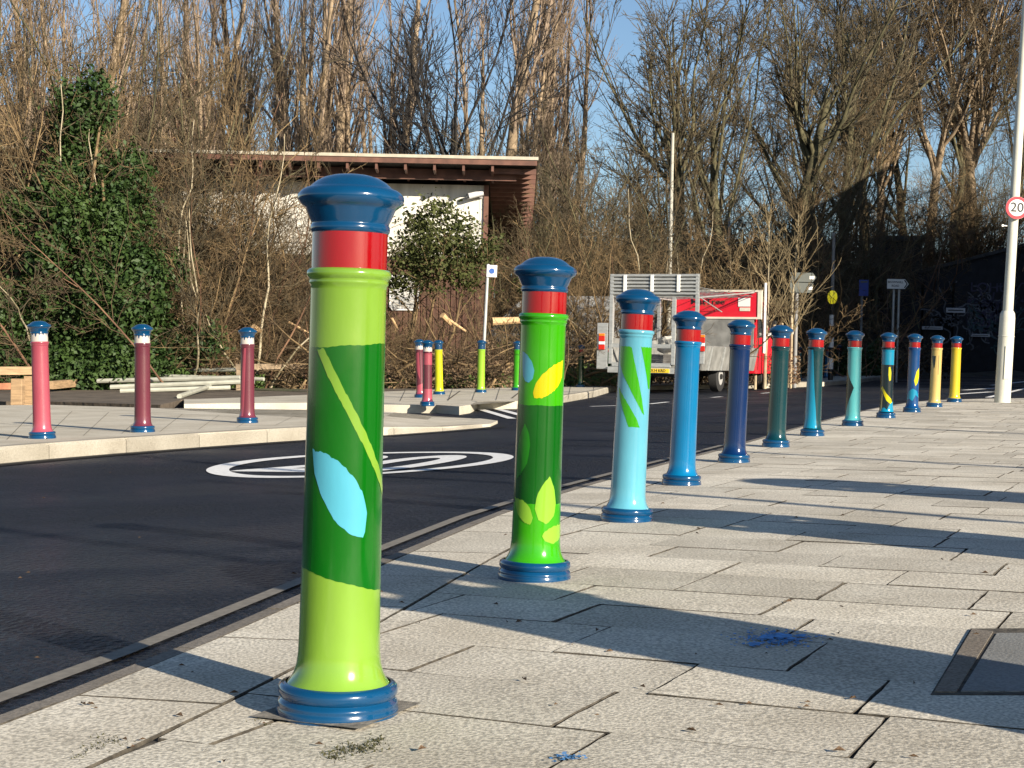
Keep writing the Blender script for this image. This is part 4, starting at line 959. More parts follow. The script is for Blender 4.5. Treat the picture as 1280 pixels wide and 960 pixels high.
p, n_ = blobs(rng, bl, 300, .5); q = np.concatenate([lv[2][0][:, -1], lv[2][0][:, 1]]); q = q[q[:, 2] > 2.0]; q = np.repeat(q, 5, 0)+rng.normal(0, .06, (len(q)*5, 3)); p = np.concatenate([p, q]); V, F = leafmesh(rng, p, .07, None); npmesh('foliage', V, F, M_priv, eb); eb.scale = (1.22, 1.1, 1.1); eb.location = W(X(548, 36.5), 36.5, 0)
# low weeds and grass along the rail
def stuff_leaves(name, label, cat, zones, size, m, seed):
    rng = np.random.default_rng(seed); A = []
    for (u0, u1, d0, d1, h, n) in zones:
        d = rng.uniform(d0, d1, n); u = rng.uniform(u0, u1, n); cl = .5+.5*np.sin(u*.12+d*2)*np.cos(u*.05+1); z = rng.uniform(0, 1, n)*h*(.3+.7*cl)
        A += [W((uu-CX)/FPX*dd, dd, zz)[:] for uu, dd, zz in zip(u, d, z)]
    V, F = leafmesh(rng, np.array(A), size, np.array([0, -.2, .6])); o = npmesh(name, V, F, m); tag(o, label, cat, kind='stuff'); return o
stuff_leaves('weeds', 'green weeds and ground ivy under the knee rail and hedge', 'weeds', [(150,330,34,35.2,.45,7000),(320,640,35,36.4,.38,11000),(640,770,36.5,39,.55,9000),(-20,160,33.6,34.6,.2,2500),(770,1000,44,49,.5,5000)], .05, M_weed, 81)
stuff_leaves('dead_leaves', 'dead brown leaves and bramble litter below the shrubs', 'leaf litter', [(230,640,34.6,37.5,.7,16000),(640,1000,39,48,1.2,26000),(-20,120,35,36.5,1.0,3000),(560,640,36,39,1.1,4000)], .06, mat('dead_leaf', (.09,.055,.03), .9, 0, 2, col2=(.22,.15,.085)), 82)
# ivy patches inside the brush right of the building
for i, (u, d, H, w_, lab) in enumerate([(672,40.5,2.7,1.0,'small ivy clump past the building corner'),(735,47,4.2,1.3,'dull green ivy clump left of the truck'),(700,52,5.0,1.5,'dull green ivy clump above the second bollard'),(800,52,4.6,1.4,'dull green ivy clump behind the truck tailboard')]):
    ivy('ivy_clump', u, d, H, w_, 90+i, lab, per=110, size=.08, m=M_priv, group='ivy clumps among the shrubs')
# cut branches heaped in front of the cladding
bp_ = brush('brush_heap', [(lambda a: (a[0], a[1]))(x) for x in grow(95, np.random.default_rng(1).normal(0, 1, (70, 3))*[1.5,.5,.25]+[0,0,.35], np.random.default_rng(2).normal(0, 1, (70, 3))*[1,.5,.35], np.random.default_rng(3).uniform(.8, 2.4, 70), np.random.default_rng(4).uniform(.012, .04, 70), [dict(seg=6, wob=.08, up=-.01), dict(n=6, ang=40, lr=.5, rr=.4, rmin=.008, seg=4), dict(n=4, ang=40, lr=.5, rmin=.006, seg=2)])], BK_br, BK_brd)
hz = 'heaps of cut branches behind the rail'; bp_['category'] = 'brush heap'
for (u, d, s, lab) in [(535,35.6,1,'heap of cut branches below the evergreen bush'),(605,35.8,.9,'heap of cut branches at the foot of the building corner'),(385,35.6,.8,'heap of cut branches left of the nearest bollard shaft'),(675,37.5,1.0,'heap of cut branches behind the second bollard')]:
    put(bp_, u, d, u, s, lab, hz)
M_cutw = mat('fresh_cut_wood', (.50, .33, .17), .8, .2, 6)
for (u0, v0, u1, v1, d, r_, lab) in [(560,399,582,414,35.3,.035,'split pale branch sticking up from the heap'),(553,394,563,405,35.2,.07,'fresh cut branch stub on the heap'),(615,402,650,400,37,.10,'sawn log lying on the heap by the signpost'),(317,408,324,414,34.5,.06,'sawn stub behind the right maroon bollard'),(360,402,384,416,35.4,.03,'pale stick left of the nearest bollard'),(490,398,497,412,35.3,.03,'pale forked twig right of the nearest bollard')]:
    a = W(X(u0, d), d, Zv(v0, d)); b = W(X(u1, d), d+.2, Zv(v1, d)); mb = MB(); mb.bar(a-a, b-a, r_, r_*.8, n=9); o = mb.build('cut_branch', M_cutw); o.location = a; tag(o, lab, 'branch', 'fresh cut branches')

# embankment, bridge abutment, shading block outside the frame ------------------------------------------------------------
M_bank = mat('bank_soil', (.020, .017, .010), .95, .4, .8, .12, 3, col2=(.045, .034, .018))
def hz_(x, y): return 5.3*ss(0, 15, (y-58)) * ss(-3, 3, x-(3+(y-58)*.0)) if x < 16 else 5.3*ss(0, 6, y-75.6)
bm = bmesh.new(); nx, ny = 60, 30; grid = []
for j in range(ny):
    for i in range(nx):
        x = -12+i*1.6; y = 57+j*1.9; z = hz_(x, y)+.25*math.sin(x*.9)*math.cos(y*.7)*min(1, max(0, y-58)/3)-.12
        grid.append(bm.verts.new(W(x, y, z)))
for j in range(ny-1):
    for i in range(nx-1): bm.faces.new((grid[j*nx+i], grid[j*nx+i+1], grid[(j+1)*nx+i+1], grid[(j+1)*nx+i]))
me = bpy.data.meshes.new('embankment'); bm.to_mesh(me); bm.free(); me.materials.append(M_bank); o = bpy.data.objects.new('embankment', me); C.objects.link(o); o['kind'] = 'structure'
stuff_leaves('bank_undergrowth', 'dark undergrowth covering the railway bank', 'undergrowth', [(900,1100,57,62,1.6,12000)], .12, M_ivy, 83)
r8 = np.random.default_rng(84); A = []
for k in range(52000):
    x = r8.uniform(2, 34); y = r8.uniform(58.5, 84); 
    if x > 16.6 and y < 76.4: continue
    A.append(W(x, y, hz_(x, y)+r8.uniform(-.1, .9))[:])
V, F = leafmesh(r8, np.array(A), .15, np.array([0, -.4, .6])); o = npmesh('bank_brambles', V, F, mat('bramble', (.03,.021,.010), .9, 0, 1, col2=(.085,.052,.024))); tag(o, 'brown brambles over the top of the railway bank', 'brambles', kind='stuff')
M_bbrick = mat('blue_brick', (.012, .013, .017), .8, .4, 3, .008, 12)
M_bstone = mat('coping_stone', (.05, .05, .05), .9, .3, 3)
WD = 75.0; ab = empty('brick_abutment', W(X(1095, WD), WD, 0)); tag(ab, 'dark brick railway wall with tower pier and graffiti, in deep shade', 'wall'); bx = ab.location
def wx(u): return X(u, WD)-X(1095, WD)
def wz(v): return Zv(v, WD)
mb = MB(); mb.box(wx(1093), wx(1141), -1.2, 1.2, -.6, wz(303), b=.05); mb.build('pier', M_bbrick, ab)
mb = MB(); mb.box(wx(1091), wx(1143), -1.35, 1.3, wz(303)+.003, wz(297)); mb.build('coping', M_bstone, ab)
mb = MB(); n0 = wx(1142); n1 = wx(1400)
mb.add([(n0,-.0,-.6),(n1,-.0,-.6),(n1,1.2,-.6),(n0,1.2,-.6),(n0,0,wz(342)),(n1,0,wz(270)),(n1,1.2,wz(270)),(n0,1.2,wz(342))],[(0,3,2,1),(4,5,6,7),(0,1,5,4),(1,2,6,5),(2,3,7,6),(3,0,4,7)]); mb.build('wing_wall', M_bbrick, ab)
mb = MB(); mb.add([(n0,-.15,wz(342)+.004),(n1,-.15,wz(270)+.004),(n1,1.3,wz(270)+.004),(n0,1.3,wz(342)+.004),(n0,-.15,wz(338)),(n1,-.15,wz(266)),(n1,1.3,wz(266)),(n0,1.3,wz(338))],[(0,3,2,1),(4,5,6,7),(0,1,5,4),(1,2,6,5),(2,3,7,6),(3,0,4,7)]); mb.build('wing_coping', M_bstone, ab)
for i, (ua, ub) in enumerate(((1150,1168),(1188,1204))):       # buttresses
    mb = MB(); mb.box(wx(ua), wx(ub), -.35, -.003, -.6, wz(352)); mb.build('buttress', M_bbrick, ab)
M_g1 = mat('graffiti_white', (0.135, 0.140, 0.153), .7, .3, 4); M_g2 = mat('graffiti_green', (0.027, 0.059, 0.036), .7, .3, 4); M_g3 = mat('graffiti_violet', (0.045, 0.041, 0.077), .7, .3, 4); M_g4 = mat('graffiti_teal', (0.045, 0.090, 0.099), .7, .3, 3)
text('LOHU', .62, M_g3, (wx(1234), -.012, wz(357)), (R(90), 0, 0), ab, 'graffiti_lettering', sx=1.1, ext=.003)
rg = random.Random(12)
def graf(name, m, uc, vc, w, h, n, yy):
    mb = MB()
    for k in range(n):
        a = Vector((wx(uc+rg.uniform(-w, w)), yy, wz(vc+rg.uniform(-h, h)))); cur = a; dirn = rg.uniform(0, 6.28)
        for s in range(7):
            dirn += rg.uniform(-1.1, 1.1); nx_ = cur+Vector((math.cos(dirn), 0, math.sin(dirn)))*rg.uniform(.12, .3)
            if nx_.z < .1: break
            d = (nx_-cur).normalized(); q = Vector((-d.z, 0, d.x))*.035; mb.add([cur-q, cur+q, nx_+q, nx_-q], [(0,1,2,3)]); cur = nx_
    o = mb.build(name, m, ab, smooth='keep'); return o
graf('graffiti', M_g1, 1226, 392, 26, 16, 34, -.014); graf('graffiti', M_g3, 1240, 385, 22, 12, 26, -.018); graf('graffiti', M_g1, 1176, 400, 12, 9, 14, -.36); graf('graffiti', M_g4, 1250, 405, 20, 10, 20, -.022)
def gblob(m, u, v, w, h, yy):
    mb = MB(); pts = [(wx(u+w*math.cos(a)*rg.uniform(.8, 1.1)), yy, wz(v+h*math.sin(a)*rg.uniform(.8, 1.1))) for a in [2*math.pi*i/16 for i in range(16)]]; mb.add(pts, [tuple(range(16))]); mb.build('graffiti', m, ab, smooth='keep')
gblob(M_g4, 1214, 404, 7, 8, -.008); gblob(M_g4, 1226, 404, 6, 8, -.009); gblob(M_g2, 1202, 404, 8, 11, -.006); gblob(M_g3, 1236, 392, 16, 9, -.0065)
def plate(u0, u1, v0, v1, d, label, m, cat='sign'):
    o = empty('wall_plate', W(X((u0+u1)/2, d), d, Zv(v1, d))); tag(o, label, cat, 'pale plates on the dark wall'); w = (X(u1, d)-X(u0, d))/2; h = Zv(v0, d)-Zv(v1, d)
    mb = MB(); mb.box(-w, w, -.03, .0, 0, h, b=.008); mb.build('panel', m, o); mb = MB(); mb.box(-w*.8, w*.8, -.034, -.031, h*.4, h*.6); mb.build('lettering_line', M_bstone, o); return o
M_plate = mat('pale_plate', (.62, .62, .62), .6, .1, 3)
plate(1182,1206,385,391,74.6,'pale plate on the dark wall above the graffiti',M_plate); plate(1152,1178,408,412,74.55,'long pale plate low on the dark wall',M_plate); plate(1213,1237,417.5,421,74.9,'lowest pale strip on the dark wall near the lamp column',M_plate)
# brick blocks added out of view to the right to shade the bridge
def block(x0, x1, y0, y1, h, label):
    o = empty('brick_block', W(x0, y0, 0)); tag(o, label, 'building', 'brick blocks along the right side'); mb = MB(); mb.box(0, x1-x0, 0, y1-y0, -.6, h); mb.build('wall', M_brick, o)
    mb = MB(); mb.box(-.3, x1-x0+.3, -.3, y1-y0+.3, h+.003, h+.5); mb.build('roof', M_tile, o)
    for fl in range(int(h//3.2)):
        k = 1.2
        while k < x1-x0-1.5:
            mb = MB(); mb.box(k, k+1.1, -.04, -.003, 1+fl*3.2, 2.5+fl*3.2); w_ = mb.build('window', M_glass, o); mb = MB(); mb.box(k-.08, k+1.18, -.12, -.045, .9+fl*3.2, .99+fl*3.2); mb.build('sill', M_bstone, w_); k += 2.6
block(16.5, 32, 34, 42, 14.2, 'tall brick block nearest on the right of the side street'); block(24.5, 46, 42.5, 63, 13.0, 'tall brick block further along on the right')
# unseen bin-shaped casters added right of the camera to throw the broad shade bands
sun2 = Vector((math.sin(SUN_AZ), -math.cos(SUN_AZ)))
M_caster = mat('bin_green', (.012, .04, .02), .4, .1, 5)
M_galv = mat('galvanised', (.42, .43, .42), .45, .12, 6, metal=.3)
M_polew = mat('pale_pole_paint', (.55, .54, .46), .5, .08, 3)
M_galv2 = mat('weathered_pole', (.36, .35, .30), .6, .15, 3)
M_poleg = mat('grey_pole_paint', (.20, .20, .20), .5, .1, 3)
first_caster = None
for k, (px, py, h, s_) in enumerate([(-.70,5.12,1.5,.88),(.72,6.95,1.3,.95),(1.62,8.92,1.3,.95)]):
    q = Vector((px, py))+sun2*(h/math.tan(SUN_EL))
    if first_caster is None:
        o = empty('litter_bin', (0,0,0)); mb = MB(); mb.lathe([(.0,.0),(.25,.0),(.27,.06),(.27,1.05),(.275,1.08)], 32); mb.build('body', M_caster, o, smooth=True)
        mb = MB(); mb.lathe([(.275,1.30),(.285,1.33),(.27,1.38),(.20,1.45),(.10,1.49),(.0,1.5)], 32); mb.build('hood', M_caster, o, smooth=True)
        for i in range(4): mb = MB(); a_ = i*math.pi/2+.4; mb.box(.255*math.cos(a_)-.04, .255*math.cos(a_)+.04, .255*math.sin(a_)-.04, .255*math.sin(a_)+.04, 1.07, 1.31); mb.build('hood_support', M_caster, o)
        mb = MB(); mb.lathe([(.274,.80),(.276,.80),(.276,.86),(.274,.86)], 32); mb.build('gold_band', mat('bin_gold', (.5,.35,.05), .4), o); first_caster = o
    else: o = copy_tree(first_caster)
    o.location = W(q.x, q.y, 0); o.scale = (s_*1.15, s_*1.15, h/1.5); tag(o, ['dark green litter bin nearest the second bollard, right of the camera', 'dark green litter bin level with the second bollard', 'dark green litter bin farthest up the footway', 'dark green litter bin behind the camera'][k], 'litter bin', 'round litter bins right of the camera')
for k, (px, py, t) in enumerate([(1.5,7.3,7.5),(-1.35,5.9,8.5),(3.0,10.6,9.5),(-2.2,10.3,15),(4.4,15.1,9)]):  # unseen posts placed right of the camera to throw the thin shadow streaks
    q = Vector((px, py))+sun2*t; mb = MB(); mb.bar((0,0,-.3), (0,0,5.2), .045, n=12); r_ = empty('sign_post', W(q.x, q.y, 0)); tag(r_, ['slim post nearest the camera on its right', 'slim post second from the camera on its right', 'slim post third from the camera on its right', 'slim post fourth from the camera on its right', 'slim post farthest up the footway'][k], 'post', 'slim posts right of the camera'); mb.build('pole', M_galv, r_)

# street furniture ------------------------------------------------------------
def pole(name, u, v, H, r0, r1, m, label, cat, top=None, tiltpx=0, d=None, base=None, group=None):
    if d is None: x, y = P(u, v)
    else: x, y = X(u, d), d
    o = empty(name, W(x, y, 0), 0, tiltpx); tag(o, label, cat, group); mb = MB(); mb.bar((0,0,-.3), (0,0,H), r0, r1, n=16); mb.build('pole', m, o, smooth=True); return o, x, y
lc, x, y = pole('lamp_column', 1253, 503, 8.5, .082, .055, M_polew, 'white lamp column at the right edge carrying the speed limit sign', 'lamp post', tiltpx=R(2.0))
mb = MB(); mb.lathe([(.118,-.3),(.118,.02),(.115,.9),(.112,1.28),(.105,1.34),(.086,1.38),(.082,1.38)], 24); mb.lathe([(.1195,.99),(.1195,1.0),(.116,1.01)], 24); mb.build('base_section', M_polew, lc, smooth=True)
mb = MB(); mb.box(.0-.04, .04, -.1225, -.112, .35, .85, b=.006); mb.build('access_door', M_polew, lc)
mb = MB(); mb.bar((0,0,8.5), (-1.4,0,8.8), .04, n=10); mb.build('arm', M_polew, lc); mb = MB(); mb.box(-2.0, -1.35, -.14, .14, 8.72, 8.86, b=.03); mb.build('lantern', M_galv, lc)
M_sgw = mat('sign_white', (.75, .74, .71), .5); M_sgr = mat('sign_red', (.50, .015, .03), .45); M_sgk = mat('sign_black', (.012, .012, .014), .5)
ss_ = empty('speed_limit_sign', lc.location.copy()); ss_.rotation_euler = lc.rotation_euler; tag(ss_, 'round speed limit sign with red ring reading 20 on the white column', 'sign')
zs = 2.92; mb = MB(); mb.disc((0,-.13,zs), (0,1,0), .17, .012, 40); mb.build('plate', M_galv, ss_)
mb = MB(); n = 40; vv = []
for i in range(n):
    a = 2*math.pi*i/n
    for rr in (.168, .124): vv.append((rr*math.cos(a), -.1385, zs+rr*math.sin(a)))
mb.add(vv, [(2*i, 2*i+1, (2*i+3) % (2*n), (2*i+2) % (2*n)) for i in range(n)]); mb.build('red_ring', M_sgr, ss_, smooth='keep')
mb = MB(); mb.disc((0,-.137,zs), (0,1,0), .1245, .004, 40); mb.build('face', M_sgw, ss_)
text('20', .195, M_sgk, (0, -.1405, zs), (R(90), 0, 0), ss_, 'numerals', sx=1.05)
mb = MB(); mb.box(-.1,.1,-.124,-.085,zs-.06,zs-.03); mb.box(-.1,.1,-.124,-.085,zs+.05,zs+.08); mb.build('clip', M_galv, ss_)
mb = MB(); mb.disc((-.10,-.12,zs-.27), (0,1,0), .018, .02, 12); mb.bar((-.1,-.11,zs-.27),(-.02,-.07,zs-.27),.008,n=6); o = mb.build('sensor', M_sgw); o.location = lc.location; tag(o, 'tiny white sensor disc on the column below the speed sign', 'sensor')
# pale tall pole behind the truck
pp, x, y = pole('lamp_column', 834, 0, Zv(167, 44), .075, .045, M_galv2, 'tall pale pole without a lamp rising behind the truck', 'lamp post', d=44)
pp, x, y = pole('lamp_column', 907, 0, Zv(272, 48), .05, .04, M_poleg, 'slim grey pole behind the truck board', 'lamp post', d=48)
# thin grey post with small white plate by the building corner
sp_, x, y = pole('sign_post', 602, 486, Zv(331, 34.0), .038, .034, M_galv, 'thin grey post with a small white plate by the building corner', 'sign', tiltpx=R(1.8))
mb = MB(); mb.box(-.02, .2, -.06, -.04, 2.42, 2.68, b=.004); pl = mb.build('plate', M_sgw, sp_); mb = MB(); mb.disc((.09,-.066,2.55), (0,1,0), .06, .004, 16); mb.build('symbol', mat('sign_blue', (.03,.10,.35), .5), pl)
M_sblue = mat('sign_deep_blue', (.02, .05, .30), .5)
# grey sign backs
gb, x, y = pole('direction_sign', 993, 0, Zv(342, 41), .055, .055, M_poleg, 'pair of grey sign backs with pointed right end on a dark post', 'sign', d=41)
def panel(parent, d, pts, m, name='panel', y0=-.09, y1=-.07, uc=993):
    mb = MB(); q = [(X(u, d)-X(uc, d), Zv(v, d)) for u, v in pts]; n = len(q)
    mb.add([(a,y0,b) for a,b in q]+[(a,y1,b) for a,b in q], [tuple(range(n)), tuple(range(n,2*n))[::-1]]+[(i,n+i,n+(i+1)%n,(i+1)%n) for i in range(n)]); return mb.build(name, m, parent)
M_sback = mat('sign_back_grey', (.09, .10, .09), .5, .1, 4)
panel(gb, 41, [(984,366),(984,353.5),(1013,353.5),(1011,366)], M_sback); panel(gb, 41, [(984,352.5),(984,341),(1012,341),(1017,347.5),(1012,352.5)], M_sback)
panel(gb, 41, [(1008,349),(1008,345),(1014,345),(1014,349)], M_sgw, 'sticker', -.096, -.0915); panel(gb, 41, [(1007,362),(1007,358.5),(1012,358.5),(1012,362)], M_sgw, 'sticker', -.096, -.0915)
# zebra crossing beacon
zb = empty('crossing_beacon', W(X(1038, 47), 47, 0)); tag(zb, 'zebra crossing beacon with yellow globe on a black and white striped post', 'beacon')
ztop_ = Zv(380, 47); nb = 7
for i in range(nb):
    mb = MB(); mb.bar((0,0,-.3 if i == 0 else ztop_*i/nb), (0,0,ztop_*(i+1)/nb), .075, n=14, caps=i in (0, nb-1)); mb.build('post_band', M_sgk if i % 2 == 0 else M_sgw, zb, smooth=True)
mb = MB(); mb.lathe([(.0,ztop_-.002),(.09,ztop_+.01),(.165,ztop_+.1),(.185,ztop_+.2),(.165,ztop_+.31),(.1,ztop_+.38),(.05,ztop_+.40)], 20); mb.build('globe', mat('globe_yellow', (.85,.72,.03), .35, emit=.25), zb, smooth=True).scale = (.8, .8, 1)
mb = MB(); mb.bar((0,0,ztop_+.40), (0,0,Zv(291, 47)), .05, .045, n=12); mb.build('upper_pole', M_poleg, zb)
# blue sign and white arrow sign
bs, x, y = pole('blue_sign', 1075, 0, Zv(352, 52), .04, .04, M_poleg, 'small blue rectangular sign on a grey pole in the shade', 'sign', d=52)
panel(bs, 52, [(1070.5,370),(1070.5,350),(1082,350),(1082,370)], M_sblue, uc=1075); panel(bs, 52, [(1072,353.5),(1072,351.5),(1080.5,351.5),(1080.5,353.5)], M_sback, 'header', -.096, -.0915, uc=1075)
ar = empty('direction_sign', W(X(1118, 50), 50, 0)); tag(ar, 'white pointed street sign on two grey poles with an arrow to the right', 'sign')
for u in (1114, 1120.5):
    mb = MB(); mb.bar((X(u,50)-X(1118,50),0,-.3), (X(u,50)-X(1118,50)+.02,0,Zv(353,50)), .038, n=12); mb.build('pole', M_galv, ar, smooth=True)
panel(ar, 50, [(1104.6,361.8),(1104.6,348.6),(1128,348.6),(1133,355),(1128,361.8)], M_sgk, 'border', -.085, -.065, 1118)
panel(ar, 50, [(1105.2,361.2),(1105.2,349.2),(1127.4,349.2),(1132,355),(1127.4,361.2)], M_sgw, 'panel', -.09, -.0855, 1118)
panel(ar, 50, [(1126,360),(1129.2,355),(1126,350.2),(1127.6,350.2),(1130.8,355),(1127.6,360)][::-1], M_sgk, 'arrow', -.094, -.0905, 1118)
text('BROWNHILL', .095, M_sgk, (X(1115.5,50)-X(1118,50), -.0925, Zv(353,50)), (R(90),0,0), ar, 'lettering', sx=.9); text('ROAD', .095, M_sgk, (X(1115.5,50)-X(1118,50), -.0925, Zv(357.6,50)), (R(90),0,0), ar, 'lettering', sx=.9)
# yellow grit bin, cones and barrier pieces across the road
M_yel = mat('bin_yellow', (.55, .38, .03), .5, .15, 3)
yb = empty('yellow_cabinet', W(*P(1123, 460), 0)); tag(yb, 'tall yellow cabinet behind the black bollard in the near row', 'cabinet'); mb = MB(); mb.box(-.28,.28,-.2,.2,-.1,.92,b=.02); mb.build('body', M_yel, yb); mb = MB(); mb.box(-.3,.3,-.22,.22,.923,.98,b=.015); mb.build('lid', M_yel, yb)
def cone(u, v, s, lab):
    o = empty('traffic_cone', W(*P(u, v), 0)); o.scale = (s,)*3; tag(o, lab, 'traffic cone', 'traffic cones across the road')
    mb = MB(); mb.box(-.2,.2,-.2,.2,0,.04,b=.01); mb.build('foot', M_sgk, o); mb = MB(); mb.lathe([(.03,.75),(.16,.04)][::-1], 16); mb.build('body', mat('cone_orange', (.55,.06,.02), .5), o, smooth=True); mb = MB(); mb.lathe([(.065,.58),(.102,.38)][::-1], 16, c=(0,0,0)); 
    for i, v_ in enumerate(mb.v): mb.v[i] = (v_[0]*1.04, v_[1]*1.04, v_[2])
    mb.build('reflective_sleeve', M_sgw, o, smooth=True)
cone(1041, 461, 1.0, 'orange and white cone beside the dark grey bollard'); cone(1083, 461.5, 1.0, 'orange and white cone left of the red white and cyan bollard')

# young street trees ------------------------------------------------------------
lv = grow(101, [(0,0,-.1)], [(0,0,1)], [4.3], [.05], [dict(seg=10, wob=.02, up=.05, tip=.2), dict(n=40, t0=.26, ang=46, asd=9, lr=.42, tf=.6, rr=.4, rmin=.016, seg=6, wob=.06, up=.12), dict(n=6, ang=36, lr=.45, rmin=.008, seg=4, wob=.1, up=.05), dict(n=2, ang=36, lr=.5, rmin=.006, seg=2)])
yt = tree('young_street_tree', lv, 1, [9,4,3,3], [BK_pale, bark('young_twig', (.10,.078,.04), (.24,.185,.10))], 'young staked street tree right of the truck cab', group='young street trees')
M_stake = mat('stake_wood', (.38, .30, .19), .8, .2, 5)
for (s_x) in (-.22, .22):
    mb = MB(); mb.bar((s_x,.1,-.2), (s_x,.1,1.5), .035, n=8); mb.build('stake', M_stake, yt)
mb = MB(); mb.box(-.24,.24,.06,.10,1.22,1.29); mb.build('tie', M_sgw, yt)
yt.location = W(X(956, 38.8), 38.8, 0)
y2 = copy_tree(yt); y2.location = W(X(986, 40.6), 40.6, 0); y2.rotation_euler = (0,0,2); y2.scale = (1.0,1.0,1.05); tag(y2, 'young staked street tree in front of the grey sign backs')
y3 = copy_tree(yt); y3.location = W(X(915, 43.5), 43.5, 0); y3.rotation_euler = (0,0,4); y3.scale = (.9,.9,.85); tag(y3, 'young staked street tree half hidden by the truck cab')

# parked van beyond the shrubs ------------------------------------------------------------
M_vw = mat('van_grey', (.22, .23, .24), .35, .05, 3, coat=.3); M_tyre = mat('tyre', (.02, .02, .02), .85); M_rim = mat('rim', (.35, .35, .34), .5, .2, 8)
vn = empty('parked_van', W(X(700, 42.5), 42.5, -.1), R(5)); tag(vn, 'pale grey van half hidden behind the second bollard and shrubs', 'van')
body = [(-2.6,.45),(-2.55,1.15),(-2.1,1.35),(-1.35,2.15),(-1.0,2.4),(2.5,2.45),(2.6,2.2),(2.6,.45)]
mb = MB(); n = len(body); mb.add([(x,-.95,z) for x,z in body]+[(x,.95,z) for x,z in body], [tuple(range(n)), tuple(range(n,2*n))[::-1]]+[(i,n+i,n+(i+1)%n,(i+1)%n) for i in range(n)]); mb.build('body', M_vw, vn)
for q in ([(-1.95,1.4),(-1.3,2.08),(-.95,2.12),(-.95,1.4)], [(-.85,1.4),(-.85,2.12),(.1,2.12),(.1,1.4)]):
    mb = MB(); n = 4; mb.add([(x,-.962,z) for x,z in q]+[(x,-.952,z) for x,z in q], [(3,2,1,0),(4,5,6,7)]+[(i,4+i,4+(i+1)%4,(i+1)%4) for i in range(4)]); mb.build('side_window', M_glass, vn)
for x_ in (-1.75, 1.7):
    mb = MB(); mb.disc((x_,-.86,.33),(0,1,0),.33,.22,28); w_ = mb.build('wheel', M_tyre, vn, smooth=True); mb = MB(); mb.disc((x_,-.975,.33),(0,1,0),.19,.012,24); mb.build('rim', M_rim, w_)

# the red dropside truck ------------------------------------------------------------
M_alu = mat('aluminium', (.42, .43, .42), .4, .12, 5, metal=.35, stretch=(1,1,6)); M_alud = mat('dull_aluminium', (.20, .20, .19), .6, .25, 4); M_tred = mat('truck_red', (.62, .012, .03), .35, .06, 4, coat=.3); M_cream = mat('board_frame', (.62, .58, .48), .6, .08, 4)
M_chas = mat('chassis_black', (.015, .015, .015), .7); M_plateY = mat('plate_yellow', (.80, .55, .03), .5); M_lred = mat('lens_red', (.55, .02, .01), .2); M_lamb = mat('lens_amber', (.75, .22, .02), .2); M_lwh = mat('lens_clear', (.8, .8, .8), .15)
TD = 34.0; S_ = FPX/TD; hd = R(24)
tr = empty('dropside_truck', W(X(872, TD), TD, -.095), -hd); tag(tr, 'red cab dropside truck with aluminium cage and red headboard parked at the far kerb', 'truck')
def tz(v): return CAMH+.095+(HZ-v)/S_
WT = 2.06
# local x from -WT (left) to 0 (right); y 0 at the tail, + forward
zT, zP, zFl = tz(342.5), tz(372), .62
mb = MB(); mb.box(-WT, -.0, -.04, .0, zP, zT); rp_ = mb.build('rear_top_panel', M_alud, tr)
for k in range(6):
    z = zP+.06+(zT-zP-.04)*k/6; mb = MB(); mb.box(-WT+.01, -.01, -.075, -.041, z, z+.045, b=.008); mb.build('slat', M_alu, rp_)
for x_ in (-WT+.32, -WT+.95, -WT+1.56): 
    mb = MB(); mb.box(x_, x_+.075, -.10, -.076, zP+.12, zT-.02, b=.006); mb.build('strap', M_sgw, rp_)
for x_ in (-WT, -.60, -.075):
    mb = MB(); mb.box(x_, x_+.075, -.07, .0, zFl-.02, zP if x_ > -1 and x_ < -.2 else zT); mb.build('cage_post', M_alu, tr)
# tailgate frame
mb = MB(); mb.box(-WT+.076, -.611, -.06, -.01, tz(436), tz(431)); mb.box(-WT+.076, -.611, -.06, -.01, tz(460), tz(455)); mb.build('tailgate_bar', M_alu, tr)
mb = MB(); mb.box(-WT, 0, -.12, .0, tz(468), tz(460.5)); mb.build('rear_beam', M_alu, tr)
mb = MB(); mb.box(-1.15, -.62, -.14, -.121, tz(467), tz(462)); npl = mb.build('number_plate', M_plateY, tr)
text('LX14 KRD', .085, M_sgk, (-.885, -.1415, tz(464.5)), (R(90),0,0), npl, 'lettering')
# bed, load, sides
LB = 4.55
mb = MB(); mb.box(-WT+.02, -.02, .01, LB, zFl-.14, zFl-.02); mb.build('bed', M_alud, tr)
mb = MB(); mb.box(-WT, -WT+.04, .02, LB, zFl, zFl+.55); sdl = mb.build('left_side', M_alud, tr)
for y_ in (.05, 1.1, 2.2, 3.3, 4.4): mb = MB(); mb.box(-WT-.02, -WT+.05, y_, y_+.06, zFl+.551, zP+.1); mb.build('stake', M_alu, tr)
mb = MB(); mb.box(-WT-.01, -WT+.045, .03, LB, zP+.102, zP+.16); mb.build('side_rail', M_alu, tr)
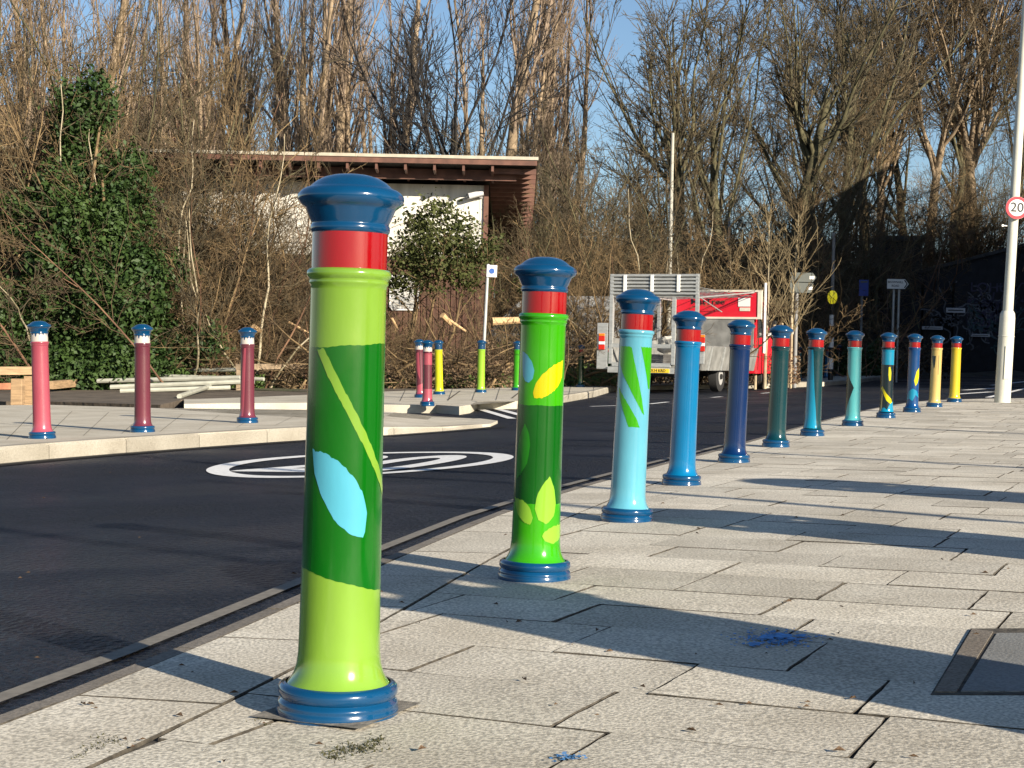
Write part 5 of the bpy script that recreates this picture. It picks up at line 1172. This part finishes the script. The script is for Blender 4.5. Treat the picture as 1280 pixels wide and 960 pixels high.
# right dropside, hinged partly open towards the pavement
mb = MB(); mb.add([(.0,.1,zFl-.12),(.0,LB-.1,zFl-.12),(.10,LB-.1,zFl+.42),(.10,.1,zFl+.42),(.04,.1,zFl-.13),(.04,LB-.1,zFl-.13),(.14,LB-.1,zFl+.41),(.14,.1,zFl+.41)],[(0,3,2,1),(4,5,6,7),(0,1,5,4),(1,2,6,5),(2,3,7,6),(3,0,4,7)]); dp = mb.build('right_dropside', M_alud, tr)
for k in range(4):
    y_ = .5+k*1.0; mb = MB(); mb.add([(.045,y_,zFl-.12),(.045,y_+.08,zFl-.12),(.143,y_+.08,zFl+.40),(.143,y_,zFl+.40),(.07,y_,zFl-.13),(.07,y_+.08,zFl-.13),(.165,y_+.08,zFl+.39),(.165,y_,zFl+.39)],[(0,3,2,1),(4,5,6,7),(0,1,5,4),(1,2,6,5),(2,3,7,6),(3,0,4,7)]); mb.build('rib', M_alu, dp)
mb = MB(); mb.bar((-.03,.0,zP), (-.03, LB, zP+.32), .018, n=6); mb.bar((-.03,.05,zP+.02), (-.03,LB*.4,zP-.25), .012, n=6); mb.build('stay_bar', M_alu, tr)
# tipped-up mesh above the load
mb = MB()
for k in range(12): y_ = .2+k*.36; mb.bar((-WT+.05,y_,zP+.13), (-.05,y_,zP+.20), .008, n=5)
for k in range(5): x_ = -WT+.1+k*.47; mb.bar((x_,.1,zP+.16+.07*k/4), (x_,LB,zP+.16+.07*k/4), .008, n=5)
mb.build('roof_mesh', M_poleg, tr)
# load: timber, bags and folded sheeting, each its own thing
def load(name, m, lab, cat, f):
    o = empty(name, tr.location.copy(), -hd); tag(o, lab, cat); f(o, m)
def bags(o, m):
    rr = random.Random(3)
    bm = bmesh.new(); bmesh.ops.create_icosphere(bm, subdivisions=3, radius=.3)
    for v in bm.verts:
        n_ = v.co.normalized(); k = 1+.18*math.sin(n_.x*7+1)*math.cos(n_.y*6)+.08*math.sin(n_.z*13); v.co = Vector((n_.x*.38*k, n_.y*.3*k, n_.z*.24*k))
    me = bpy.data.meshes.new('sack'); bm.to_mesh(me); bm.free(); me.materials.append(m)
    o2 = bpy.data.objects.new('fabric', me); C.objects.link(o2); o2.parent = o; o2.location = (-.95, 1.2, zFl+.42)
load('rubble_sack', mat('sack_white', (.45,.43,.38), .8, .2, 9, .01, 20), 'crumpled pale sack on the truck bed', 'sack', bags)
def folded(o, m):
    mb = MB(); rr = random.Random(6)
    for k in range(5): mb.box(-1.5+rr.uniform(-.05,.05), -.25+rr.uniform(-.05,.05), .5, 1.9, zFl+.001+k*.042, zFl+.04+k*.042, b=.008)
    mb.build('boards', m, o)
load('board_stack', mat('grey_boards', (.16,.15,.14), .85, .3, 5), 'stack of grey boards lying in the truck bed', 'boards', folded)
# headboard with lettering (faces the tail)
hw0, hw1 = -WT-.05, .17; hz0, hz1 = tz(372)-.60+.0, 0
d_h = TD+LB*math.cos(hd); hz1 = CAMH+.095+(HZ-360.5)/FPX*d_h; hz0 = CAMH+.095+(HZ-397)/FPX*d_h
mb = MB(); mb.box(hw0+.06, hw1-.06, LB, LB+.05, hz0+.04, hz1-.04); hb = mb.build('headboard', M_tred, tr)
mb = MB(); mb.box(hw0, hw1, LB-.02, LB+.06, hz0, hz0+.05); mb.box(hw0, hw1, LB-.021, LB+.06, hz1-.05, hz1); mb.box(hw0, hw0+.06, LB-.019, LB+.059, hz0+.051, hz1-.051); mb.box(hw1-.1, hw1, LB-.019, LB+.059, hz0+.051, hz1-.051); mb.build('frame', M_cream, hb)
text('MatTree', .24, M_sgk, (-1.20, LB-.006, (hz0+hz1)/2+.06), (R(90),0,0), hb, 'lettering', sx=1.05, sy=.8)
mb = MB(); mb.box(-.42, -.12, LB-.012, LB-.001, (hz0+hz1)/2-.05, (hz0+hz1)/2+.16); mb.build('label_panel', M_sgw, hb); mb = MB(); mb.box(-.38, -.12, LB-.012, LB-.001, (hz0+hz1)/2-.16, (hz0+hz1)/2-.075); mb.build('label_panel', M_cream, hb)
mb = MB(); mb.box(-WT+.02, -.02, LB+.0, LB+.04, zFl, hz0-.002); mb.build('bulkhead', M_alud, tr)
mb = MB(); mb.bar((.21, LB+.15, zFl+.3), (.21, LB+.15, hz1+.18), .035, n=10); mb.build('beacon_pole', M_sgw, tr)
# cab
cabp = [(LB+.12,.42),(LB+.12,2.05),(LB+.35,2.2),(LB+.95,2.2),(LB+1.5,1.35),(LB+2.15,1.12),(LB+2.25,.42)]
mb = MB(); mb.sideprism(cabp, -WT+.02, .0); cab = mb.build('cab', M_tred, tr)
mb = MB(); mb.sideprism([(LB+.3,1.3),(LB+.3,2.02),(LB+.88,2.02),(LB+1.32,1.34)], .003, .012); mb.build('side_window', M_glass, cab)
mb = MB(); mb.box(-WT+.3, -.3, LB+.105, LB+.118, 1.35, 2.0); mb.build('rear_window', M_glass, cab)
mb = MB(); mb.box(.013, .022, LB+.35, LB+.38, .5, 1.3); mb.build('door_seam', M_chas, cab); mb = MB(); mb.box(.013,.05,LB+.45,LB+.6,1.1,1.14); mb.build('door_handle', M_chas, cab)
mb = MB(); mb.box(.05, .24, LB+1.15, LB+1.22, 1.35, 1.75, b=.02); mb.bar((.0,LB+1.18,1.4),(.1,LB+1.18,1.4),.015,n=6); mb.build('mirror', M_chas, tr)
mb = MB(); mb.box(-WT+.5, -.5, .1, LB+1.8, .34, .47); mb.build('chassis', M_chas, tr)
for y_, s_ in ((1.95, 0), (LB+1.35, 0)):
    for x_ in (-.16, -WT+.16):
        mb = MB(); sg = 1 if x_ > -1 else -1; mb.lathe([(.20,-.11),(.30,-.115),(.345,-.09),(.35,0),(.345,.09),(.30,.115),(.20,.11)], 32)
        mb.v = [(x_+v[2], y_+v[0], .35+v[1]) for v in mb.v]; wh = mb.build('wheel', M_tyre, tr, smooth=True)
        mb = MB(); mb.disc((x_+sg*.085, y_, .35), (1,0,0), .205, .02, 28); mb.build('rim', M_rim, wh); mb = MB(); mb.disc((x_+sg*.11, y_, .35), (1,0,0), .06, .05, 14); mb.build('hub', M_chas, wh)
mb = MB(); mb.box(-.35, .02, 1.4, 2.5, zFl-.13, zFl-.12+.0); mb.sideprism([(1.45,.5),(1.5,.72),(1.7,.78),(2.2,.78),(2.4,.72),(2.45,.5),(2.38,.5),(2.3,.68),(2.15,.74),(1.75,.74),(1.6,.68),(1.52,.5)], -.28, .0); mb.build('mudguard', M_chas, tr)
# lamp boards left and right of the tail
for x_, nm in ((-WT-.29, 0), (-.02+.03, 1)):
    wd_ = .26 if nm == 0 else .14
    mb = MB(); mb.box(x_, x_+wd_, -.06, -.03, tz(464) if nm == 0 else tz(455), tz(405) if nm == 0 else tz(418), b=.01); lb = mb.build('lamp_board', M_alu, tr)
    zc = tz(430); 
    mb = MB(); mb.box(x_+.05, x_+.15 if nm else x_+.19, -.085, -.061, zc-.16, zc-.05, b=.008); mb.build('tail_lamp', M_lred, lb)
    mb = MB(); mb.box(x_+.05, x_+.15 if nm else x_+.19, -.085, -.061, zc-.045, zc+.02, b=.008); mb.build('reversing_lamp', M_lwh, lb)
    mb = MB(); mb.box(x_+.05, x_+.15 if nm else x_+.19, -.085, -.061, zc+.025, zc+.14, b=.008); mb.build('tail_lamp', M_lred, lb)
    mb = MB(); mb.box(x_+.05, x_+.15 if nm else x_+.19, -.085, -.061, zc+.145, zc+.20, b=.008); mb.build('indicator', M_lamb, lb)
